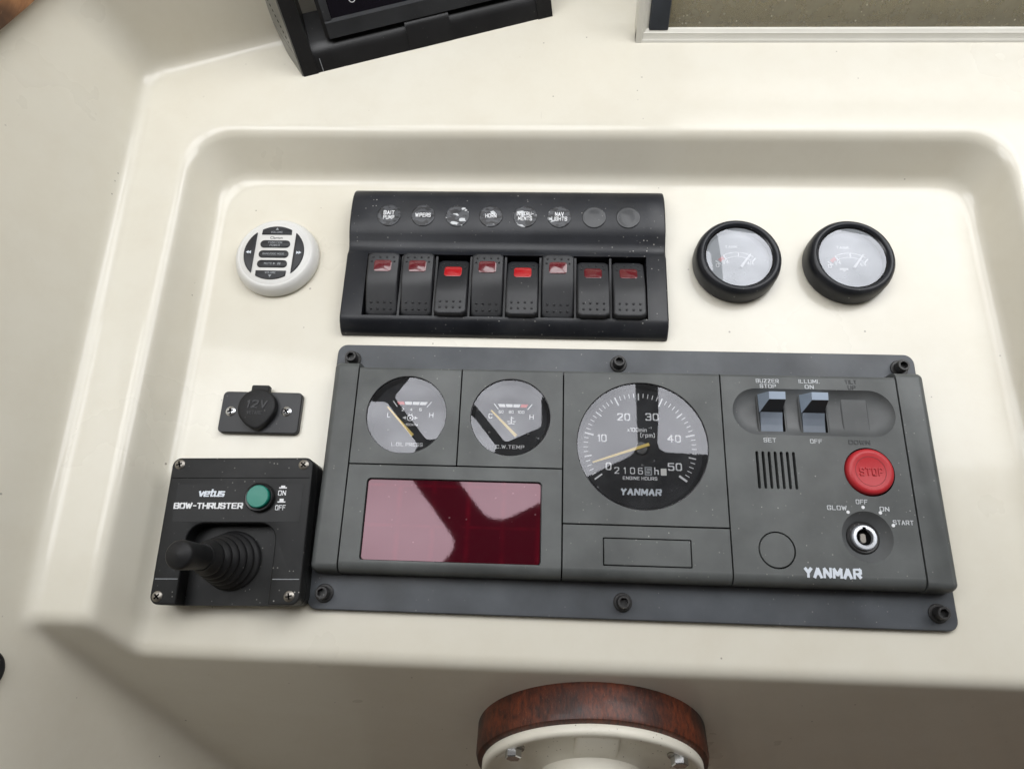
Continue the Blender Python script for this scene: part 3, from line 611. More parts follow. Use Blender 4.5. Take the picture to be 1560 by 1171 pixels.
# coolant temperature
cg = gauge('coolant_temperature_gauge', -69.5, 114.8, 24.6, 1.5)
arcband(cg, ((-77.6, 122.4), (-58.8, 122.4)), 3)
for s, x, y, ww in (('60', -75.4, 118.4, 2.9), ('80', -69.2, 118.4, 2.9), ('100', -63.2, 118.4, 4.2)): dt(cg, s, x, y, ww, 1.9)
dt(cg, 'C', -81.8, 115.6, 2.4, 3.0); dt(cg, 'H', -56.6, 115.4, 2.7, 3.0); dt(cg, 'C.W.TEMP', -69.2, 96.4, 17.4, 2.3)
px, py = D(-68.9, 112.9)
build('coolant_symbol', join(bar((px, py - 2), (px, py + 2.6), 0.8, ZD, ZD + 0.08), bar((px - 2.6, py - 0.6), (px - 1.0, py - 0.6), 0.5, ZD, ZD + 0.08), bar((px + 1.0, py - 0.6), (px + 2.6, py - 0.6), 0.5, ZD, ZD + 0.08),
      bar((px - 2.0, py - 2.0), (px + 2.0, py - 2.0), 0.5, ZD, ZD + 0.08), bar((px + 0.4, py + 1.5), (px + 1.4, py + 1.5), 0.35, ZD, ZD + 0.08)), WHITE, cg, False)
needle(cg, D(-81.4, 118.6), D(-65.6, 102.7), 0.45, 0.95, ZD + 1.6, YELLOW)
for g, pts in ((og, ((-144, 105), (-121.5, 104.5))), (cg, ((-82, 105), (-58.5, 104.5)))):
    for q in pts: build('dial_screw', lathe([(1.1, ZD), (1.1, ZD + 0.4), (0.7, ZD + 0.6)], *D(*q), 16), GASKET, g)
# red warning display
dw = build('warning_display', slab(103.0, 47.0, 2.2, [(0, 6), (0, 16.5), (0.35, 16.85)], -101.4, 51.1, 4), REDAC, ep)
build('gasket_shadow_gap', loft([[(x, y, z) for x, y in rrect(104.4, 48.4, 2.6, i, 5, -101.4, 51.1)] for i, z in ((0.0, 17.9), (0.0, 15.5), (1.2, 15.5))], False, False), GASKET, dw)

# ------------------------------------------------------------------ rocker switch panel
X0, X1, BX0, BX1, BY0, BY1 = -185.2, 30.6, -170.6, 17.2, 184.6, 230.2
sp = thing('switch_panel', 'long black panel of eight rocker switches under a row of round labels', 'switch panel', (-77.3, 229, 0))
prof = [(283.8, 0), (283.6, 4.5), (282.6, 7.6), (280.6, 10.2), (277.5, 12.4), (273.5, 13.8), (268.5, 14.4), (262, 14.6), (255, 14.3), (249.5, 13.5), (244.8, 11.8), (241, 10.0),
        (237.6, 8.9), (234.5, 8.8), (232.2, 9.6), (BY1, 10.6), (BY0, 10.6), (182.8, 10.4), (180.4, 9.4), (177.6, 7.2), (175.2, 4.4), (174.2, 2.2), (174.0, 0)]
def surf_z(y):
    for (ya, za), (yb, zb) in zip(prof, prof[1:]):
        if yb <= y <= ya: return za + (zb - za) * (ya - y) / max(1e-6, ya - yb)
    return 0
def rocker_body():
    xs = [X0, X0 + 0.35, X0 + 1.2, BX0, BX1, X1 - 1.2, X1 - 0.35, X1]; ins = [1.2, 0.35, 0, 0, 0, 0, 0.35, 1.2]
    V, F = [], []; n = len(prof)
    for x, i in zip(xs, ins):
        for y, z in prof: V.append((x, y + (i if y < 229 else -i) * 0.5, max(0, z - i)))
    bt = [k for k, (y, z) in enumerate(prof) if y == BY1][0]
    for a in range(len(xs) - 1):
        for b in range(n - 1):
            if a == 3 and b == bt: continue
            F.append((a * n + b, a * n + b + 1, (a + 1) * n + b + 1, (a + 1) * n + b))
    F.append(tuple(range(n))); F.append(tuple(range((len(xs) - 1) * n, len(xs) * n))[::-1])
    k = len(V); c = [(BX0, BY0), (BX1, BY0), (BX1, BY1), (BX0, BY1)]
    V += [(x, y, 10.6) for x, y in c] + [(x, y, 1.0) for x, y in c]
    for i in range(4): F.append((k + i, k + (i + 1) % 4, k + 4 + (i + 1) % 4, k + 4 + i))
    F.append((k + 4, k + 5, k + 6, k + 7))
    return V, F
me_body = build('body', rocker_body(), BLACK, sp, True, 50)
build('bay_liner', box(BX0 + 0.2, BX1 - 0.2, BY0 + 0.2, BY1 - 0.2, 1.1, 2.0), VOID, sp, False)
def rocker_geo(state, w=21.2, h=43.6):
    bend = math.tan(math.radians(19)); zt = 15.6
    def zf(y):
        s = (y if state > 0 else -y)            # s>0 : the half that stays level, s<0 : the half that dips
        soft = 5.0; t = -s + 2
        if t <= -soft: d = 0
        elif t >= soft: d = t
        else: d = (t + soft) ** 2 / (4 * soft)
        return zt - d * bend
    ys = list(np.linspace(-h / 2, h / 2, 27)); rings = []
    r = 2.4
    def hw(y, i):
        hh = h / 2 - i; e = abs(y) - (hh - r)
        return (w / 2 - i) - (0 if e <= 0 else r - math.sqrt(max(0, r * r - min(e, r) ** 2)))
    lev = [(0.0, -11.0), (0.0, -1.5), (0.25, -0.6), (0.8, -0.12), (1.5, 0.0)]
    V, F = [], []; n = len(ys)
    for i, dz in lev:
        sc = (h / 2 - i) / (h / 2)
        R = [(hw(y * sc, i), y * sc, (zf(y * sc) + dz) if dz > -5 else 2.0) for y in ys]
        Lf = [(-x, y, z) for x, y, z in R][::-1]
        V += R + Lf
    m = 2 * n
    for a in range(len(lev) - 1):
        for b in range(m): F.append((a * m + b, a * m + (b + 1) % m, (a + 1) * m + (b + 1) % m, (a + 1) * m + b))
    t0 = (len(lev) - 1) * m
    for b in range(n - 1): F.append((t0 + b, t0 + b + 1, t0 + m - 2 - b, t0 + m - 1 - b))
    return (V, F), zf
def hemi(r, x, y, z, n=10):
    return lathe([(r, z - 0.1), (r * 0.87, z + r * 0.42), (r * 0.5, z + r * 0.72), (0, z + r * 0.8)], x, y, n, False, False)
states = [1, 1, -1, 1, -1, 1, -1, -1]
proto = {}
for i, st in enumerate(states):
    cx, cy = -158.4 + 23.35 * i, 206.6 + (0.6 if st > 0 else -0.6)
    (geo, zf) = rocker_geo(st)
    lit = i in (2, 4)
    rk = build('rocker_switch', xf(geo, (cx, cy, 0)), ROCK, sp, True, 50)
    if lit: rk['label'] = 'rocker switch with its red lamp glowing'
    yl = 11.2
    # red lamp window, curved with the rocker
    wv, wl = 11.6, 8.4; ys = np.linspace(-wl / 2, wl / 2, 5); slope = (zf(yl + 1) - zf(yl - 1)) / 2
    def zl(y): return zf(yl) + slope * y
    outer = [(x, y) for x, y in rrect(wv, wl, 1.8, 0, 4)]; inner = [(x, y) for x, y in rrect(wv, wl, 1.8, 0.5, 4)]
    rings = [[(cx + x, cy + yl + y, zl(y) - 0.6) for x, y in outer], [(cx + x, cy + yl + y, zl(y) + 0.25) for x, y in outer], [(cx + x, cy + yl + y, zl(y) + 0.45) for x, y in inner],
             ]
    build('lamp_window', loft(rings, False, True), LENSLIT if lit else LENS, rk, True, 50)
    bm_ = [hemi(0.85, cx + dx, cy + y, zf(y)) for y in (-13.0, -17.2) for dx in (-6.6, -2.2, 2.2, 6.6)]
    bm_ += [hemi(0.75, cx + dx, cy + y, zf(y)) for y, ds in ((17.8, (-6.9, -2.3, 2.3, 6.9)), (14.6, (-7.6, 7.6))) for dx in ds]
    build('grip_dots', join(*bm_), ROCK, rk, True, 60)['kind'] = 'stuff'
for i in range(9):
    x = -158.4 + 23.35 * (i - 0.5)
    if i in (0, 8): continue
    build('divider', box(x - 0.7, x + 0.7, BY0 + 0.6, BY1 - 0.6, 2.0, 9.2), ROCK, sp, False)
LBL = [['BAIT', 'PUMP'], ['WIPERS'], [], ['HORN'], ['INSTRU-', 'MENTS'], ['NAV', 'LIGHTS'], [], []]
wears = [0.80, 0.82, 0.60, 0.64, 0.59, 0.61, 0.9, 0.95]
for i, x in enumerate((-158.1, -134.5, -110.9, -87.8, -64.5, -41.2, -17.6, 5.4)):
    y = 258.2; z = surf_z(y); sl = (surf_z(y + 3) - surf_z(y - 3)) / 6
    m = make_label_mat('worn_label', 1.3 * i + 0.4, wears[i]) if i < 6 else CLEARL
    r = 8.1
    def tz(g): return [(px_, py_, pz_ + z + (surf_z(py_) - z)) for px_, py_, pz_ in g[0]], g[1]
    rings = [[(px_, py_, surf_z(py_) + dz) for px_, py_ in circle(rr, 40, x, y)] for rr, dz in ((r, -0.2), (r, 0.35), (r - 0.3, 0.55), (r - 1.0, 0.45), (r * 0.5, 0.5))]
    d = build('label_disc', loft(rings), m, sp, True, 60)
    for k, s in enumerate(LBL[i]):
        ww = {4: 7.6, 6: 10.6, 7: 11.4, 3: 6.0, 5: 9.5}.get(len(s), 9); yy = y if len(LBL[i]) == 1 else y + (1.7 if k == 0 else -1.9)
        g = stext(s, x, yy, ww, 3.1, 0.0, 0.12, wt=0.20)
        build('lettering', ([(a, b, c + surf_z(b) + 0.62) for a, b, c in g[0]], g[1]), WHITE, d, False)

# ------------------------------------------------------------------ tank gauges
def tank_gauge(cx, cy, label, pl):
    t = thing('tank_gauge', label, 'gauge', (cx, cy, 0), 0, 'round tank gauges')
    build('bezel', lathe([(27.9, -0.1), (27.9, 0.7), (28.4, 0.9), (28.6, 3), (28.4, 9), (27.6, 12.2), (26.2, 14.2), (24.6, 14.9), (23.4, 14.4), (22.7, 13.2), (22.5, 9.0)], cx, cy, 96, True, False), BLACK, t, True, 60)
    build('inner_rim', lathe([(22.6, 13.0), (21.6, 12.3), (21.2, 11.4), (20.9, 8.0)], cx, cy, 96, False, False), GASKET, t, True, 30)
    build('dial', lathe([(22.5, 6.5), (22.5, 8.0), (0, 8.0)], cx, cy, 64, True, False), DIAL2, t, False)
    z = 8.0
    def P_(x, y): return (cx + x, cy + y)
    A0 = (0.0, -19.0); marks = []
    def arc(r, a0, a1, wd, mat, nm):
        pts = [(cx + r * math.cos(math.radians(a)), cy - 13 + r * math.sin(math.radians(a))) for a in np.linspace(a0, a1, 14)]
        build(nm, join(*[bar(p, q, wd, z, z + 0.08) for p, q in zip(pts, pts[1:])]), mat, t, False)
    arc(18.6, 118, 55, 0.5, WHITE, 'scale_arc'); arc(15.4, 118, 55, 0.4, WHITE, 'scale_arc'); arc(17.0, 135, 122, 2.6, REDP, 'red_zone')
    for a, wd in ((140, 0.9), (119, 0.9), (87, 0.9), (62, 0.9), (50, 0.9)):
        u, v = math.cos(math.radians(a)), math.sin(math.radians(a))
        build('scale_mark', bar((cx + 14.8 * u, cy - 13 + 14.8 * v), (cx + 18.8 * u, cy - 13 + 18.8 * v), wd, z, z + 0.08), WHITE, t, False)
    for s, x, y, ww, hh in (('TANK', -3.5, 9.8, 8.4, 2.0), ('0', -13.4, -4.4, 2.4, 2.8), ('1/4', -8.0, -1.6, 4.2, 3.2), ('4/4', 8.4, -2.6, 4.2, 3.2)):
        build('lettering', stext(s, cx + x, cy + y, ww, hh, z, 0.08, wt=0.2), WHITE, t, False)
    needle(t, (cx + 8.6, cy + 3.6), (cx + 1.6, cy - 6.2), 0.5, 0.9, z + 1.2, WHITE)
    if pl:
        build('pump_symbol', join(bar((cx - 7.2, cy - 6.4), (cx - 1.6, cy - 6.4), 1.5, z, z + 0.08), bar((cx - 5.4, cy - 7.6), (cx - 3.4, cy - 7.6), 1.2, z, z + 0.08)), WHITE, t, False)
    build('glass', dome(22.4, 1.2, cx, cy, 12.2, 96, 10), HAZEGLASS, t, True, 80)
tank_gauge(78.2, 230.6, 'round black tank gauge beside the rocker switch panel, dark stripe mirrored in its glass', False)
tank_gauge(151.8, 231.0, 'round black tank gauge with wholly bright fogged glass, farther from the rocker switches', True)

# ------------------------------------------------------------------ stereo remote
rm = thing('stereo_remote', 'round white wired stereo remote with seven black buttons', 'remote control', (-236, 230, 0))
rc = (-235.9, 230.2)
base = build('base', lathe([(28.2, 0.8), (29.0, 1.8), (28.8, 4.0), (27.6, 7.4), (25.8, 9.4), (24.3, 10.1), (23.9, 9.9), (23.6, 10.1), (0, 10.3)], *rc, 96, True, False), REMW, rm, True, 60)
build('gasket_shadow_gap', lathe([(27.6, -0.1), (27.6, 0.85)], *rc, 64), VOID, rm, False)  # black strip put in as shade below the remote's rim
def seg_button(name, pts, marks):
    V = Vector(rc)
    cen = Vector((sum(p[0] for p in pts) / len(pts), sum(p[1] for p in pts) / len(pts)))
    def shrink(k): return [tuple(cen + (Vector(p) - cen) * k) for p in pts]
    g = loft([[(x, y, z) for x, y in r] for r, z in ((pts, 9.9), (pts, 10.7), (shrink(0.95), 11.0))])
    b = build('button', g, REMB, rm, True, 50)
    for s, x, y, ww, hh in marks: build('lettering', stext(s, rc[0] + x, rc[1] + y, ww, hh, 11.0, 0.08, wt=0.14), DIMW, b, False)
    return b
R0 = 20.8
def chord_y(y0, y1, xmax, top):
    """segment between a straight line at y0 and the circle, clipped to |x|<xmax"""
    pts = []
    for x in np.linspace(-xmax, xmax, 15): pts.append((rc[0] + x, rc[1] + (1 if top else -1) * math.sqrt(R0 ** 2 - x * x) * 0.98))
    pts += [(rc[0] + xmax * 1.02, rc[1] + y0), (rc[0] - xmax * 1.02, rc[1] + y0)]
    return pts
def tri(b, x, y, s, d):
    if d in 'UD': q = [(x - s, y - (s if d == 'U' else -s) * 0.7), (x + s, y - (s if d == 'U' else -s) * 0.7), (x, y + (s if d == 'U' else -s) * 0.9)]
    else: k = 1 if d == 'R' else -1; q = [(x - k * s * 0.7, y - s), (x - k * s * 0.7, y + s), (x + k * s * 0.9, y)]
    return loft([[(rc[0] + u, rc[1] + v, z) for u, v in q] for z in (11.0, 11.08)])
b = seg_button('up', chord_y(14.2, 0, 10.2, True), (('VOLUME', 0, 15.7, 8.2, 1.5),)); build('arrow', tri(b, 0, 18.3, 1.1, 'U'), DIMW, b, False)
b = seg_button('down', chord_y(-13.8, 0, 10.2, False), (('VOLUME', 0, -15.5, 7.4, 1.5),)); build('arrow', tri(b, 0, -18.0, 1.1, 'D'), DIMW, b, False)
for k in (-1, 1):
    pts = []
    for y in np.linspace(-15.6, 15.6, 15): pts.append((rc[0] + k * math.sqrt(R0 ** 2 - y * y), rc[1] + y))
    pts += [(rc[0] + k * 13.6, rc[1] + 14.8), (rc[0] + k * 13.6, rc[1] - 14.8)]
    b = seg_button('side', pts, ()); build('arrow', join(tri(b, k * 16.6, 0, 1.2, 'R' if k > 0 else 'L'), tri(b, k * 18.2, 0, 1.2, 'R' if k > 0 else 'L')), SILVERP, b, False)
for y, marks in ((6.7, (('FUNCTION', 0, 7.7, 9.6, 1.5), ('POWER', 0, 5.5, 7.0, 1.5))), (-1.1, (('BAND/DISC MODE', 0, -1.1, 15.0, 1.5),)), (-8.6, (('MUTE', -2.6, -8.6, 5.4, 1.5),))):
    b = seg_button('mid', rrect(20.6, 5.5, 2.6, 0, 5, rc[0] + (0.0), rc[1] + y), marks)
    if y == -8.6: build('arrow', join(tri(b, 1.6, -8.6, 0.9, 'R'), *[xf(box(-0.3, 0.3, -0.9, 0.9, 11.0, 11.08), (rc[0] + u, rc[1] - 8.6, 0)) for u in (4.4, 5.6)]), DIMW, b, False)
build('lettering', text('Clarion', rc[0], rc[1] + 11.8, 8.6, 1.9, 10.25, 0.1), DARKP, base, False)

# ------------------------------------------------------------------ 12 V socket
ps = thing('power_socket', 'small black rectangular accessory socket with capped round outlet and two screws', 'power socket', (-230.5, 118, 0))
build('plate', slab(51.8, 27.4, 3.0, [(0, 0), (0, 3.4), (0.5, 4.0)], -230.4, 118.2), SOCK, ps)
def cross_screw(cx, cy, z, r, mat, parent, rot=0.4):
    s = build('screw', lathe([(r, z - 0.4), (r, z + 0.25), (r * 0.75, z + 0.75), (0, z + 0.95)], cx, cy, 32, True, False), mat, parent)
    cr = [xf(box(-r * 0.55, r * 0.55, -r * 0.15, r * 0.15, z + 0.5, z + 1.02), (cx, cy, 0), Matrix.Rotation(0, 3, 'Z'))]
    def rb(a):
        R = Matrix.Rotation(a, 3, 'Z'); return xf(box(-r * 0.6, r * 0.6, -r * 0.15, r * 0.15, z + 0.4, z + 1.0), (cx, cy, 0), R)
    build('cross_slot', join(rb(rot), rb(rot + math.pi / 2)), VOID, s, False)
cross_screw(-249.6, 118.4, 4.0, 3.2, STEEL, ps, 0.25); cross_screw(-213.4, 119.0, 4.0, 3.2, STEEL, ps, 0.65)
cc = (-231.4, 120.4)
def tear(r, k=1.0):
    P = []
    for i in range(48):
        a = 2 * math.pi * i / 48; rr = r
        d = math.degrees(a) - 276
        if abs(d) < 48: rr = r * (1 + 0.22 * (1 - abs(d) / 48) ** 1.3)
        P.append((cc[0] + rr * math.cos(a), cc[1] + rr * math.sin(a)))
    return P
cp = build('cap', loft([[(x, y, z) for x, y in tear(r)] for r, z in ((12.2, 4.0), (12.2, 7.8), (11.7, 8.7), (10.8, 9.0), (5, 9.15))]), RUBBER, ps, True, 50)
build('hinge_tab', slab(11.6, 9.0, 1.0, [(0, 3.2), (0, 6.6), (0.6, 7.2)], -231.4, 131.0), RUBBER, ps)
build('lettering', join(stext('12V', cc[0] + 0.3, cc[1] + 1.6, 13.0, 5.2, 8.95, 0.6, wt=0.15, slant=0.15, gap=2.0), stext('VETARE', cc[0] - 0.6, cc[1] - 4.0, 9.6, 2.2, 8.95, 0.4)), SOCK, cp, False)

# ------------------------------------------------------------------ bow thruster control
BR = math.radians(1.6)
bt = thing('bow_thruster_control', 'black square bow thruster control box with rubber joystick and green button', 'control box', (-227.2, 42.3, 0), BR)
def bl(x, y): return (x, y)
W2, H2 = 42.6, 42.0
ORG[bt.name] = Vector((0, 0, 0))              # its parts are written about its own centre
build('base_box', slab(85.2, 84, 5, [(0.8, 1.0), (0, 1.8), (0, 11.4)], 0, 0), BOWBLK, bt)
build('gasket_shadow_gap', slab(82.6, 81.4, 4, [(0, -0.1), (0, 1.05)], 0, 0), VOID, bt, False)  # black strip standing in for shade beneath the box edge
NX0, NX1, NY = -27.2, 25.0, 3.2; outl = []
rc_ = 5
def corner(x, y, r, a0, a1, n=6): return [(x + r * math.cos(math.radians(a0 + (a1 - a0) * k / n)), y + r * math.sin(math.radians(a0 + (a1 - a0) * k / n))) for k in range(n + 1)]
outl += corner(W2 - 5, H2 - 5, 5, 0, 90) + corner(-W2 + 5, H2 - 5, 5, 90, 180) + corner(-W2 + 5, -H2 + 5, 5, 180, 270)
outl += [(NX0, -H2)] + corner(NX0 + 10, NY - 10, 10, 180, 90) + corner(NX1 - 10, NY - 10, 10, 90, 0) + [(NX1, -H2)] + corner(W2 - 5, -H2 + 5, 5, 270, 360)
build('cover', plate([outl], 11.4, 22.0, 0.9), BOWBLK, bt, True, 40)
for y in (29.8,): build('seam', box(-W2 + 1.2, W2 - 1.2, y - 0.18, y + 0.18, 21.9, 22.06), VOID, bt, False)
for x0, x1, y in ((-W2 + 1.2, NX0 - 1.0, -28.0), (NX1 + 1.0, W2 - 1.2, -28.0)): build('seam', box(x0, x1, y - 0.18, y + 0.18, 21.9, 22.06), DIMW, bt, False)
build('label_plate', slab(75, 22.0, 0.6, [(0, 21.7), (0, 22.15)], 0.6, 15.0, 2), BOWBLK, bt)
for x, y, a in ((-38.0, 38.0, 0.3), (37.0, 37.6, 0.9), (36.6, -37.2, 0.2), (-38.4, -37.6, 0.8)): cross_screw(x, y, 21.9, 3.0, DULLST, bt, a)
tb = build('lettering', stext('vetus', -15.8, 20.9, 15.6, 4.6, 22.16, 0.1, wt=0.21, slant=0.18, gap=0.5), SILVERP, bt, False)
build('lettering', stext('BOW-THRUSTER', -16.8, 13.3, 41.2, 3.5, 22.16, 0.1, wt=0.22, gap=0.8), WHITE, bt, False)
gb = build('button_collar', lathe([(8.6, 21.5), (8.6, 24.6), (8.0, 25.2), (7.0, 25.0), (6.8, 22.5)], 13.5, 18.0, 48, True, True), GASKET, bt)
build('button', lathe([(6.6, 22), (6.6, 26.6), (6.1, 27.2), (0, 27.4)], 13.5, 18.0, 48, True, False), GREEN, gb)
for s, y, yy in (('ON', 20.8, 24.2), ('OFF', 12.2, 15.9)):
    build('lettering', stext(s, 26.0, y, 4.6 if s == 'ON' else 6.0, 3.0, 22.16, 0.1, wt=0.15), WHITE, bt, False)
    build('pictogram', join(xf(box(-2.3, 2.3, -0.75, -0.05, 22.16, 22.26), (26.2, yy, 0)), xf(box(-1.2, 1.2, 0.0, 0.9 if s == 'ON' else 1.5, 22.16, 22.26), (26.2, yy, 0))), WHITE, bt, False)
# joystick: ribbed bellows and a leaning knob
jx, jy = -2.6, -17.0
lean = Matrix.Rotation(math.radians(-4), 3, 'Y') @ Matrix.Rotation(math.radians(2), 3, 'X')
bp = [(17.0, 0), (17.0, 1.6), (16.2, 2.4)]
for k in range(5):
    z = 3.5 + 5.6 * k; r = 15.6 - 1.55 * k
    bp += [(r - 1.4, z), (r, z + 1.3), (r + 0.2, z + 2.6), (r - 0.3, z + 3.9)]
bp += [(7.6, 32.5), (7.2, 34.5)]
bel = build('joystick', xf(lathe(bp, 0, 0, 40), (jx, jy, 11.3), lean), RUBBER, bt, True, 60)
kp = [(6.4, 33.0), (6.7, 36), (7.3, 48), (7.6, 54.5), (7.3, 56.2), (6.4, 57.2), (0.0, 57.7)]
build('knob', xf(lathe(kp, 0, 0, 40, True, False), (jx, jy, 11.3), lean), RUBBER, bel, True, 50)

# ------------------------------------------------------------------ chart plotter in its bracket (stands on the ledge, turned towards the helm)
pl = thing('chart_plotter', 'black chart plotter standing in a bracket on the dash ledge', 'chart plotter', (-227, 362.4, 30))
ORG[pl.name] = Vector((0, 0, 0))
ea = math.radians(17.6); EX = Vector((math.cos(ea), math.sin(ea), 0)); EY = Vector((-math.sin(ea), math.cos(ea), 0)); EZ = (EY * 0.44 + Vector((0, 0, 0.9))).normalized()
PM = Matrix((EX, EY, EZ)).transposed()
def pgeo(g): return xf(g, (0, 0, 0), PM)
def pbuild(n, g, m, p, sm=True): return build(n, pgeo(g), m, p, sm, 40)
# side profile (depth b, height c) extruded across
def sidebar(a0, a1):
    pr = [(0, -0.2), (0, 190), (30, 190), (38, 60), (36, 14), (26, 2.0), (10, -5.2)]
    return loft([[(a - (0.30 * b if a < 5 else 0), b, c) for b, c in pr] for a in (a0, a1)])
post = pbuild('side_post', sidebar(0.8, 11.5), PLOT, pl, False)
pbuild('side_cover', loft([[(a - 0.30 * b, b, c) for b, c in [(0.8, 13.6), (0.8, 190), (29, 190), (37, 60), (35.4, 16.5)]] for a in (0.0, 0.79)]), PLOTS, post, False)
pbuild('side_foot', loft([[(a - 0.30 * b, b, c) for b, c in [(0.8, 0.0), (0.8, 12.8), (35.2, 15.6), (35, 13.6), (25.5, 1.8), (10, -4.6)]] for a in (0.0, 0.79)]), PLOTS, post, False)
dots = []
for k in range(8):
    for q in range(2):
        b_, c_ = 24.0 - 2.3 * k + q * 1.6, 34.0 - 2.1 * k + 2.0 * q
        dots.append(box(-0.12 - 0.30 * b_, 0.2 - 0.30 * b_, b_ - 0.55, b_ + 0.55, c_ - 0.55, c_ + 0.55))
pbuild('speaker_holes', join(*dots), VOID, post, False)['kind'] = 'stuff'
pbuild('side_post', sidebar(176.5, 187.5), PLOT, pl, False)
def barprof(pr, a0, a1): return loft([[(a, b, c) for b, c in pr] for a in (a0, a1)])
pbuild('base_bar', barprof([(0.6, -0.3), (0.6, 10.0), (3.0, 14.0), (8, 15.5), (34, 17), (36, 12), (26, 1.5), (10, -5)], 11.5, 176.5), PLOT, pl)
pbuild('latch', barprof([(0.1, 1.0), (0.1, 15.5), (2.6, 18.2), (9, 18.4), (9, 1.0)], 80, 112), PLOT, pl)
pbuild('bar_seam', box(12.0, 14.0, 0.3, 0.7, 1.0, 9.4) if False else box(15.0, 15.4, 0.35, 0.7, 0.5, 9.2), DIMW, pl, False)
un = pbuild('display_unit', barprof([(3.0, 19.5), (3.0, 180), (26, 180), (26, 24), (20, 19.5)], 24, 174), PLOT, pl, False)
pbuild('bezel', barprof([(1.4, 19.2), (1.0, 29.5), (2.2, 31.0), (3.1, 31.0), (3.1, 19.2)], 26.5, 174.2), PLOTB, un, False)
pbuild('bezel', barprof([(1.4, 31.0), (1.4, 180), (3.1, 180), (3.1, 31.0)], 26.5, 31.5), PLOTB, un, False)
pbuild('screen', barprof([(2.2, 31.2), (2.2, 180), (3.0, 180), (3.0, 31.2)], 31.7, 170), SCREEN, un, False)
ic = []
for k in range(20):
    a = math.radians(90 + 40 + k * 280 / 19); a2 = math.radians(90 + 40 + (k + 1) * 280 / 19) if k < 19 else None
    if a2: 
        for q in (a,):
            u0, v0, u1, v1 = 49 + 2.0 * math.cos(a), 40.0 + 2.0 * math.sin(a), 49 + 2.0 * math.cos(a2), 40.0 + 2.0 * math.sin(a2)
            d = Vector((u1 - u0, v1 - v0)).normalized(); n = Vector((-d.y, d.x)) * 0.28
            ic.append(([(u0 + n.x, 2.12, v0 + n.y), (u1 + n.x, 2.12, v1 + n.y), (u1 - n.x, 2.12, v1 - n.y), (u0 - n.x, 2.12, v0 - n.y)], [(0, 1, 2, 3)]))
ic.append(box(48.75, 49.25, 2.1, 2.15, 40.2, 42.6))
pbuild('power_symbol', join(*ic), WHITE, un, False)

# ------------------------------------------------------------------ window frame at the back of the dash
wf = thing('window_frame', 'white aluminium window frame with dark rubber seal at the back of the dash', 'window', (11.6, 394, 30))
ORG[wf.name] = Vector((0, 0, 0))
WZ = Vector((0, sa, ca)); WM = Matrix((Vector((1, 0, 0)), Vector((0, ca, -sa)), WZ)).transposed()
def wb(n, g, m, p, sm=True): return build(n, xf(g, (0, 0, 0), WM), m, p, sm, 40)
rail = [(0, -1.0), (0, 1.6), (0.5, 2.2), (0.7, 2.5), (0.9, 6.2), (1.6, 6.9), (2.0, 8.3), (2.6, 8.9), (4.4, 9.1), (4.4, 5.0), (14.0, 5.0), (14.0, -8.0)]
wb('bottom_rail', loft([[(a, b, c) for b, c in rail] for a in (0.0, 420.0)]), ALU, wf)
wb('side_rail', loft([[(a, b, c) for a, b in [(0.0, 0.3), (0.4, -0.2), (4.2, -0.2), (5.0, 1.0), (8.6, 3.0), (8.8, 15.8), (0, 15.8)]] for c in (-0.5, 220)]), ALU, wf)
wb('rubber_seal', slab(14.0, 200, 0.8, [(0, 3.5), (0, 4.5), (0.4, 5.0)], 0, 0) and loft([[(a, b, c) for a, b in [(8.8, 2.4), (9.4, 1.6), (22.0, 1.6), (22.6, 2.4), (22.6, 9.5), (8.8, 9.5)]] for c in (8.0, 200)]), SEAL, wf)
wb('outer_track', box(22.6, 416, 16, 34, -8.0, 9.0), TRACK, wf, False)
wb('track_seam', box(22.6, 416, 24.0, 25.6, 8.0, 9.15), VOID, wf, False)
wb('pane', box(22.6, 416, 9.6, 12.0, 5.1, 200), WINGLASS, wf, False)

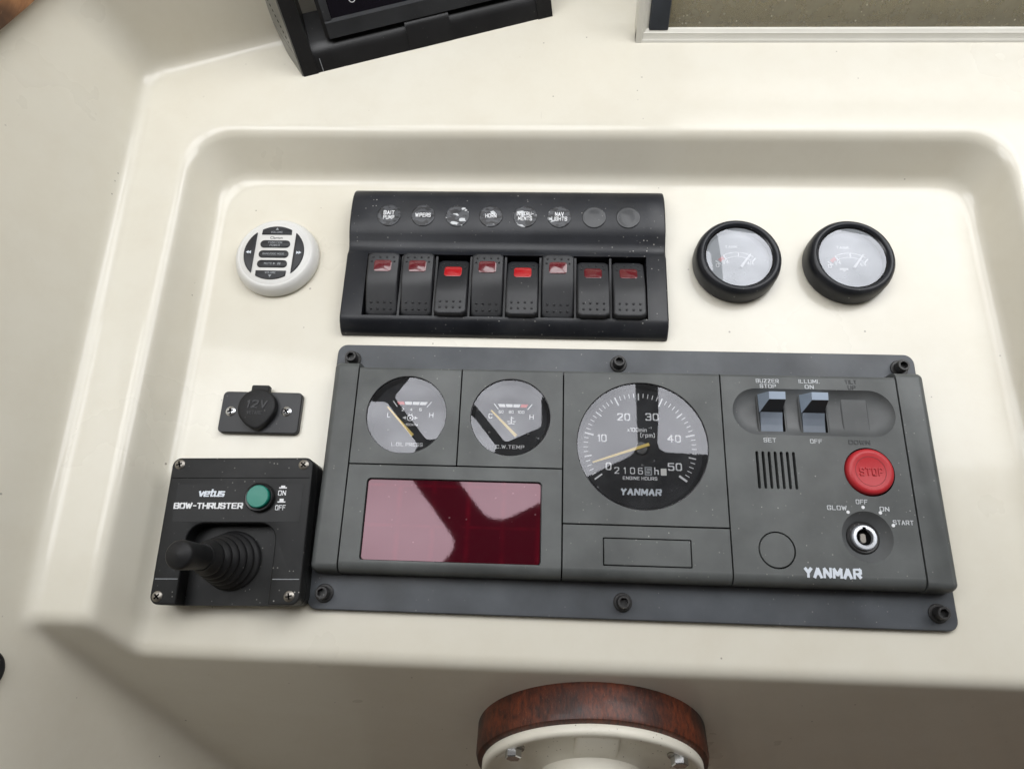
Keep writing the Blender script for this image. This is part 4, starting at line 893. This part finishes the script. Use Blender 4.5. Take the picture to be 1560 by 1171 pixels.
# ------------------------------------------------------------------ wheel hub on the front face
hb_ = thing('steering_hub', 'round cream steering hub on a dark varnished mahogany ring', 'steering hub', (0, 0, 0))
HC = FP + FT * (14 + 72) + Vector((-15.0, 0, 0))
hb_.location = HC * S; ORG[hb_.name] = Vector((0, 0, 0))
HM = Matrix((Vector((1, 0, 0)), -FT, FN)).transposed()
def hb(n, g, m, p, ang=40): return build(n, xf(g, (0, 0, 0), HM), m, p, True, ang)
hb('wooden_ring', lathe([(72.0, -0.5), (72.4, 0.6), (72.4, 17.0), (71.4, 20.2), (68.5, 21.5)], 0, 0, 128), WOOD, hb_)
fl = hb('flange', lathe([(67.6, 21.2), (68.2, 22.2), (68.2, 25.6), (67.0, 27.0), (63.6, 27.2), (61.8, 25.4), (58.0, 24.6), (40, 24.4), (33, 27), (28, 60), (27, 110), (0, 112)], 0, 0, 128, True, False), HUBC, hb_, 50)
hb('rib', slab(27, 72, 2, [(0, 24.0), (1.0, 26.2), (2.6, 26.9)], 0, 29.5), HUBC, hb_)
for bx, by in ((48.0, 37.0), (-48.0, 37.5), (-48.0, -36), (48.0, -36)):
    wv = hb('washer', lathe([(6.6, 24.2), (6.6, 25.6), (6.2, 26.0), (3, 26.0)], bx, by, 32), DULLST, hb_)
    hx = [[(bx + 4.9 * k * math.cos(math.radians(60 * i + 12)), by + 4.9 * k * math.sin(math.radians(60 * i + 12)), z) for i in range(6)] for k, z in ((1, 26.0), (1, 30.6), (0.86, 31.2))]
    build('bolt_head', xf(loft(hx), (0, 0, 0), HM), STEEL, wv, False)

# ------------------------------------------------------------------ bits at the edge of the picture
wt = thing('wood_trim', 'brown varnished teak trim on the side wall above the dashboard', 'trim', (-377.5, 336, 115.5))
ORG[wt.name] = Vector((0, 0, 0))
V = []
for x in (-20, 9):
    for y, z in ((-420, 150), (-120, 34), (-18, 2.5), (4, -4), (64, -20), (64, 100), (-60, 130), (-420, 260)): V.append((x + (-0.4545 * z), y, z))
build('rail', loft([V[:8], V[8:]]), WOODT, wt, False)
gm = thing('cable_grommet', 'small black rubber grommet on the cream side wall beside the dash', 'grommet', (-335.4, -36.5, 47.4))
ORG[gm.name] = Vector((0, 0, 0))
GM = Vector((2.2, 0, 1)).normalized().to_track_quat('Z', 'Y').to_matrix()
build('disc', xf(lathe([(11, -2.0), (11, 1.2), (10, 2.2), (5, 2.4)], 0, 0, 40), (0, 0, 0), GM), RUBBER, gm)
